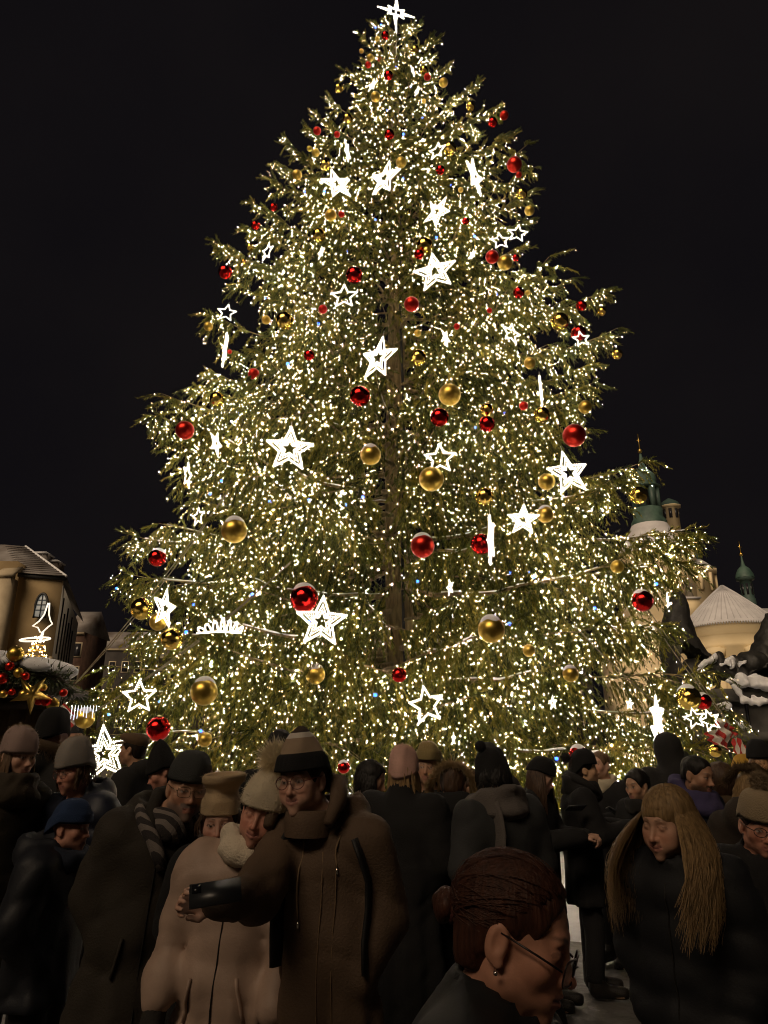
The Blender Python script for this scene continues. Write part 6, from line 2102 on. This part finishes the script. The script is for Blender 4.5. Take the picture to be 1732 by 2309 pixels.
Person(160, 1864, 3.85, 82, "boy in a blue beanie and dark hooded jacket in profile at the left", head=(0, 4, 0), coat=fabric("midnight_nylon", (.006, .008, .014), .6, .1), hem=.7, hood=True, fat=.05, skin=ROSY, hs=.93, collar=.09,
       wear=[beanie(K_blue, brim=.030, top=.150, bulge=1.10, cuff=.3, ribs=30, back=.075), scarf(fabric("midnight_hood_lining", (.012, .018, .035)), r=.10, thick=.035, z=-.01)])
Person(300, 1688, 6.0, -98, "man in a brown flat cap facing left behind the dark beanies", coat=K_char, hem=.7, fat=.05, male=True, skin=TAN, hood=True,
       wear=[hair_cap(H_dark, .008, -.05), lambda pr: flat_cap(pr, fabric("brown_tweed", (.11, .066, .035), .9, .4, 150))])
Person(366, 1738, 5.2, -70, "person in a pointed black beanie bending down behind the man with glasses", head=(0, 26, 0), coat=K_black, hem=.7, fat=.05, skin=ROSY, male=True,
       wear=[beanie(K_blk_knit, brim=.018, top=.21, bulge=1.10, point=.55, ribs=26, slouch=(0, .05))])

# -- the family taking a picture of themselves
Person(424, 1776, 3.56, 22, "bearded man with glasses and dark beanie in an olive parka, left in the selfie group", head=(4, 8, 5), lean=(.08, -.04), headoff=(.10, -.05), coat=K_olive, hem=.30, fat=.06, wide=1.04, flare=.13, hood=True, collar=.05, skin=(.42, .24, .16), male=True, hs=1.12,
       beard=(.16, .13, .12), arms=('pocket', 'pocket'), brow=(.07, .05, .04),
       wear=[beanie(K_dkgreen, brim=.036, top=.155, bulge=1.08, ribs=36, back=.085, lump=.002), glasses(G_metal, .026, .020, round_=False, lens=G_clear), scarf(K_stripe, r=.085, thick=.042, z=-.005), lambda pr: scarf_fall(pr), lambda pr: hood_lining(pr), lambda pr: front_zip(pr, True)])
Person(497, 1853, 3.36, 6, "woman in a folded sand-coloured beanie squeezed between the man and the pompom hat", head=(0, 4, -2), coat=K_black, hem=.5, fat=.04, wide=.82, skin=(.43, .25, .19), arms='pocket', collar=.08,
       wear=[hair_cap(H_brown, .008, -.06), hair_long(H_brown, 110, .10, seed=8, width=.005, lift0=.97), beanie(K_sand, brim=.040, top=.205, bulge=1.02, ribs=40, ribamp=.001, open_top=True, back=.05, slouch=(.015, -.02), lump=.002, fuzz=1500, fuzzmat=K_fz), scarf(fabric("grey_snood", (.12, .105, .10), .95, .4, 150), r=.085, thick=.040, z=.0)])
Person(592, 1832, 3.08, -8, "smiling woman in a white fluffy pompom hat and long beige coat in the selfie group", head=(4, 6, 14), lean=(.08, -.02), headoff=(.10, -.02), coat=K_beige, hem=.22, fat=.045, flare=.07, puffy=.19, collar=.05, skin=ROSY, smile=True, closed=True, arms=('down', 'down'), folds=.010, wide=.95,
       wear=[hair_cap(H_dark, .006, -.06), beanie(K_cream, brim=.036, top=.175, bulge=1.16, ribs=26, ribamp=.004, point=.30, back=.085, fuzz=3600, pom=(fabric("cream_fur", (.82, .72, .50), .9, transl=.6), .068, (-.005, .012, .216))), scarf(fabric("cream_snood", (.74, .64, .50), .95, .5, 120), r=.086, thick=.040, z=.022), lambda pr: mitten(pr), lambda pr: front_zip(pr, True)])
hand_w, elbow_w = at(492, 2032, 2.44), at(572, 2020, 2.78)
Person(682, 1757, 2.97, -16, "smiling person with round glasses and striped ribbed beanie taking a selfie in a tan parka", head=(-6, 4, -4), lean=(-.02, -.02), headoff=(-.075, -.02), coat=K_tan, hem=.40, fat=.042, wide=.95, flare=.06, hood=True, collar=.075, skin=(.50, .30, .22), smile=True, hs=1.04, folds=.009,
       arms=((elbow_w, hand_w), 'pocket'), hands=(-1,), handdir={-1: np.array([-.95, -.30, .06])}, handup={-1: (0.25, 1, 0)}, curl=.75, male=True, brow=(.06, .04, .03),
       wear=[hair_cap(H_dark, .008, -.05), beanie([K_blk_knit, K_brown, K_white, fabric("dark_brown_knit", (.05, .034, .026), .95, .4, 200)], brim=.040, top=.200, bulge=1.10, ribs=22, ribamp=.006, point=.55, cuff=.30, back=.06, bands=[(.30, 1), (.62, 2), (.76, 3)]),
             glasses(G_red, .026, .0225, lens=G_clear), lambda pr: parka_trim(pr)])
phone("dark phone held out in the hand of the tan parka", at(486, 2014, 2.36), (math.radians(-42), math.radians(-6), math.radians(12)))

# -- middle
Person(632, 1684, 5.6, 176, "dark-haired person seen from behind photographing the tree beside the pompom hat", coat=K_black, hem=.7, fat=.04, arms=('down', 'raise'), hands=(1,), male=True, wear=[hair_cap(H_blk, .016, -.06)])
phone("dark phone raised beside a dark-haired head near the pompom hat", at(657, 1690, 5.95), (math.radians(8), math.radians(90), math.radians(2)), lit=True)
Person(838, 1758, 5.2, 72, "young woman with straight dark bob and tan coat looking down to the right", head=(0, 16, 0), coat=fabric("tan_wool", (.26, .18, .09)), hem=.55, fat=.04, skin=OLIVE, collar=.03, closed=True,
       wear=[hair_cap(H_blk, .012, -.06), hair_long(H_blk, 300, .17, seed=12, width=.006, face=.95)])
Person(912, 1742, 4.75, 160, "person seen from behind in a pale pink beanie and long black coat", coat=K_black, hem=.25, fat=.06, wide=1.12, flare=.05, collar=.10, skin=FAIR,
       wear=[hair_long(H_blond, 130, .30, seed=14, width=.005, fall=(.0, .0), lift0=.97), beanie(K_pink, brim=.012, top=.175, bulge=1.13, ribs=40, ribamp=.001, slouch=(0, .02), lump=.0035, fuzz=1400, fuzzmat=K_fz)])
Person(964, 1730, 5.5, -12, "blonde woman in an olive-beige beanie facing the camera beside the pink beanie", head=(0, 0, 3), coat=K_black, hem=.4, fat=.045, skin=OLIVE,
       wear=[hair_long(H_blond, 170, .24, seed=15, width=.006, lift0=.97), beanie(fabric("khaki_knit", (.26, .20, .085), .95, .4, 200), brim=.052, top=.185, bulge=1.05, cuff=.42, ribs=30, fuzz=900, fuzzmat=K_fz)])
Person(1022, 1768, 5.05, 168, "person with a pale fur-trimmed hood lying on the back of a black coat", coat=K_black, hem=.5, fat=.05, hood=True, head=(0, 24, 0),
       wear=[hair_cap(H_brown, .012, -.06), fur_trim(K_furL, [(-.13, .02, -.08), (-.13, -.07, .02), (-.07, -.12, .08), (.02, -.13, .09), (.09, -.12, .05), (.14, -.07, -.03), (.15, .0, -.12)], 1300, .065, .02)])
Person(1108, 1748, 4.4, -152, "person from behind in a black beanie with heavy grey scarf over slate cape", coat=K_slate, hem=.3, fat=.06, flare=.12, wide=1.08, collar=.03, skin=FAIR,
       wear=[hair_long(H_blk, 200, .12, seed=17, width=.007, lift0=.97), beanie(K_blk_knit, brim=.0, top=.165, bulge=1.12, ribs=26, lump=.005), lambda pr: ear_bump(pr, K_blk_knit, (.07, .0, .165)), lambda pr: long_scarf(pr)])
Person(1100, 1712, 6.6, 172, "person far back in a dark round hat behind the black beanie and grey scarf", coat=K_char, wear=[beanie(K_dkgreen, brim=.005, top=.15, bulge=1.10)])
Person(1060, 1778, 5.9, -110, "stooping person in a dark brown jacket beside the fur-trimmed hood", coat=K_brcoat, head=(0, 25, 0), skin=OLIVE, wear=[hair_cap(H_brown, .014, -.06)])
Person(1220, 1750, 5.75, 58, "young woman with brown hair in a black beanie with a pale emblem looking down", head=(4, 24, 0), coat=K_black, hem=.45, fat=.05, skin=FAIR, closed=True, arms='front', hands=(-1, 1), curl=.8,
       wear=[hair_long(H_brown, 230, .30, seed=19, width=.006, spread=.05, lift0=.97), beanie(K_blk_knit, brim=.044, top=.150, bulge=1.08, ribs=36, cuff=.0), lambda pr: emblem(pr)])
Person(1318, 1735, 6.0, 84, "woman in profile in a black bobble hat and dark scarf with dark trousers", coat=K_black, hem=.62, fat=.05, skin=(.50, .31, .19), head=(0, -4, 0), arms='front', hands=(-1, 1), curl=.8, collar=.06,
       wear=[hair_cap(H_dark, .008, -.06), beanie(K_blk_knit, brim=.040, top=.165, bulge=1.14, ribs=26, ribamp=.004, back=.10, pom=(K_blk_knit, .045, (0, .13, .10)), lump=.004), scarf(K_char, r=.095, thick=.05), lambda pr: hood_lining(pr, K_char)])
phone("dark phone held in front by the woman with the black bobble hat", at(1298, 1822, 5.62), (math.radians(60), 0, math.radians(20)))
Person(1352, 1724, 6.75, -52, "young man with cropped hair and pale hoodie facing left near the bobble hat", coat=K_black, hem=.72, fat=.045, male=True, skin=FAIR, arms=('low', 'front'), hands=(1,), collar=.03,
       wear=[hair_cap(H_light, .004, -.03), scarf(fabric("off_white_hood", (.52, .46, .34), .95), r=.085, thick=.036, z=-.02)])
phone("pale phone in the hand of the young man with cropped hair", at(1388, 1832, 6.35), (math.radians(70), math.radians(30), 0), lit=True)

# -- right side
Person(1436, 1770, 6.1, -58, "shorter dark-haired youth facing left in dark clothes, right of the cropped hair", coat=K_black, head=(0, 10, 0), skin=OLIVE, male=True, wear=[hair_cap(H_blk, .012, -.04), scarf(K_char, thick=.03)])
Person(1508, 1690, 6.5, 176, "tall broad person in a raised dark hood standing before the lit star", coat=K_char, fat=.06, wide=1.15, hoodup=True, hem=.6, wear=[])
Person(1574, 1746, 4.9, 34, "man with cropped black hair and beard, violet hood, looking down right", head=(0, 14, 0), coat=K_navy, fat=.05, male=True, skin=TAN, beard=(.025, .018, .014), wear=[hair_cap(H_blk, .004, -.02), scarf(K_purple, r=.10, thick=.05, z=.0, tilt=.05)])
Person(1626, 1765, 5.3, 168, "person seen from behind with fluffy brown hair and shaggy collar", coat=K_navy, fat=.05, wear=[hair_cap(H_brown, .030, -.06), fur_trim(K_fur, [(-.1, .02, -.12), (-.1, -.1, -.12), (0, -.13, -.11), (.1, -.1, -.12), (.1, .02, -.12)], 700, .05, .04)])
Person(1680, 1740, 6.6, 172, "person in a mustard yellow beanie at the right edge", coat=fabric("brown_shaggy", (.10, .065, .03)), fat=.06, wear=[beanie(K_mustard, brim=.0, top=.155, bulge=1.16, cuff=.35)])
Person(1713, 1722, 6.1, -35, "man in a tall dark hat with lit face behind the yellow beanie", coat=K_navy, male=True, skin=(.46, .27, .14), wear=[beanie(K_blk_knit, brim=.045, top=.20, bulge=1.08), scarf(K_navy, thick=.04)])
Person(1697, 1790, 4.55, 150, "person with long blond hair and furry hood near the right edge", head=(0, 20, 0), coat=K_brcoat, hood=True, fat=.05, wear=[hair_cap(H_blond, .014, -.06), hair_long(H_blond, 260, .16, seed=24, width=.007), fur_trim(K_fur, [(-.13, .0, -.02), (-.13, -.1, .06), (-.04, -.14, .12), (.06, -.12, .12), (.13, -.06, .05)], 800, .06, .025)])
Person(1712, 1862, 3.6, -6, "person in a beige bobble beanie and glasses at the right edge", head=(0, 12, 6), coat=K_black, fat=.05, skin=(.46, .22, .15), collar=.08,
       wear=[hair_cap(H_brown, .006, -.06), beanie(fabric("oat_knit", (.30, .23, .145), .95, .5, 150), brim=.040, top=.175, bulge=1.08, ribs=24, ribamp=.005, pom=(fabric("oat_yarn", (.28, .21, .13), .95), .045, (0, .012, .20))), glasses(G_frame, .027, .020, lens=G_clear)])
Person(1505, 1852, 2.8, -46, "young blonde woman with fringe and high dark collar looking down left", head=(-10, 10, 3), coat=fabric("black_quilted_nylon", (.005, .006, .009), .75, .1), hem=.5, fat=.05, wide=.93, puffy=.13, collar=.14, skin=(.50, .29, .20), lip=(.42, .15, .13), brow=(.13, .08, .04), closed=True, smile=True,
       wear=[hair_cap(H_blond, .008, -.06, fringe=True), hair_long(H_blond, 2400, .38, seed=31, width=.0015, fringe=True, face=.95, spread=.10, fall=(0, -.15)), lambda pr: front_zip(pr)])
Person(1162, 2100, 1.42, 64, "woman with glasses and swept-back auburn hair in the near foreground, in profile", head=(4, 18, 3), lean=(0, -.05), coat=fabric("black_parka", (.008, .009, .010), .7, .04), hem=.5, fat=.05, collar=.02, skin=(.52, .255, .17), hs=1.0, brow=(.06, .03, .02), lip=(.40, .13, .13), ch=.013, closed=True,
       wear=[hair_cap(H_aub, .005, -.05), lambda pr: swept_hair(pr), glasses(G_frame, .029, .021, round_=False, lens=G_dark, drop=.014, yo=.108), lambda pr: earring(pr), scarf(fabric("black_collar", (.008, .009, .010), .7, .04), r=.092, thick=.030, z=-.03, name="collar", fold=.004)])
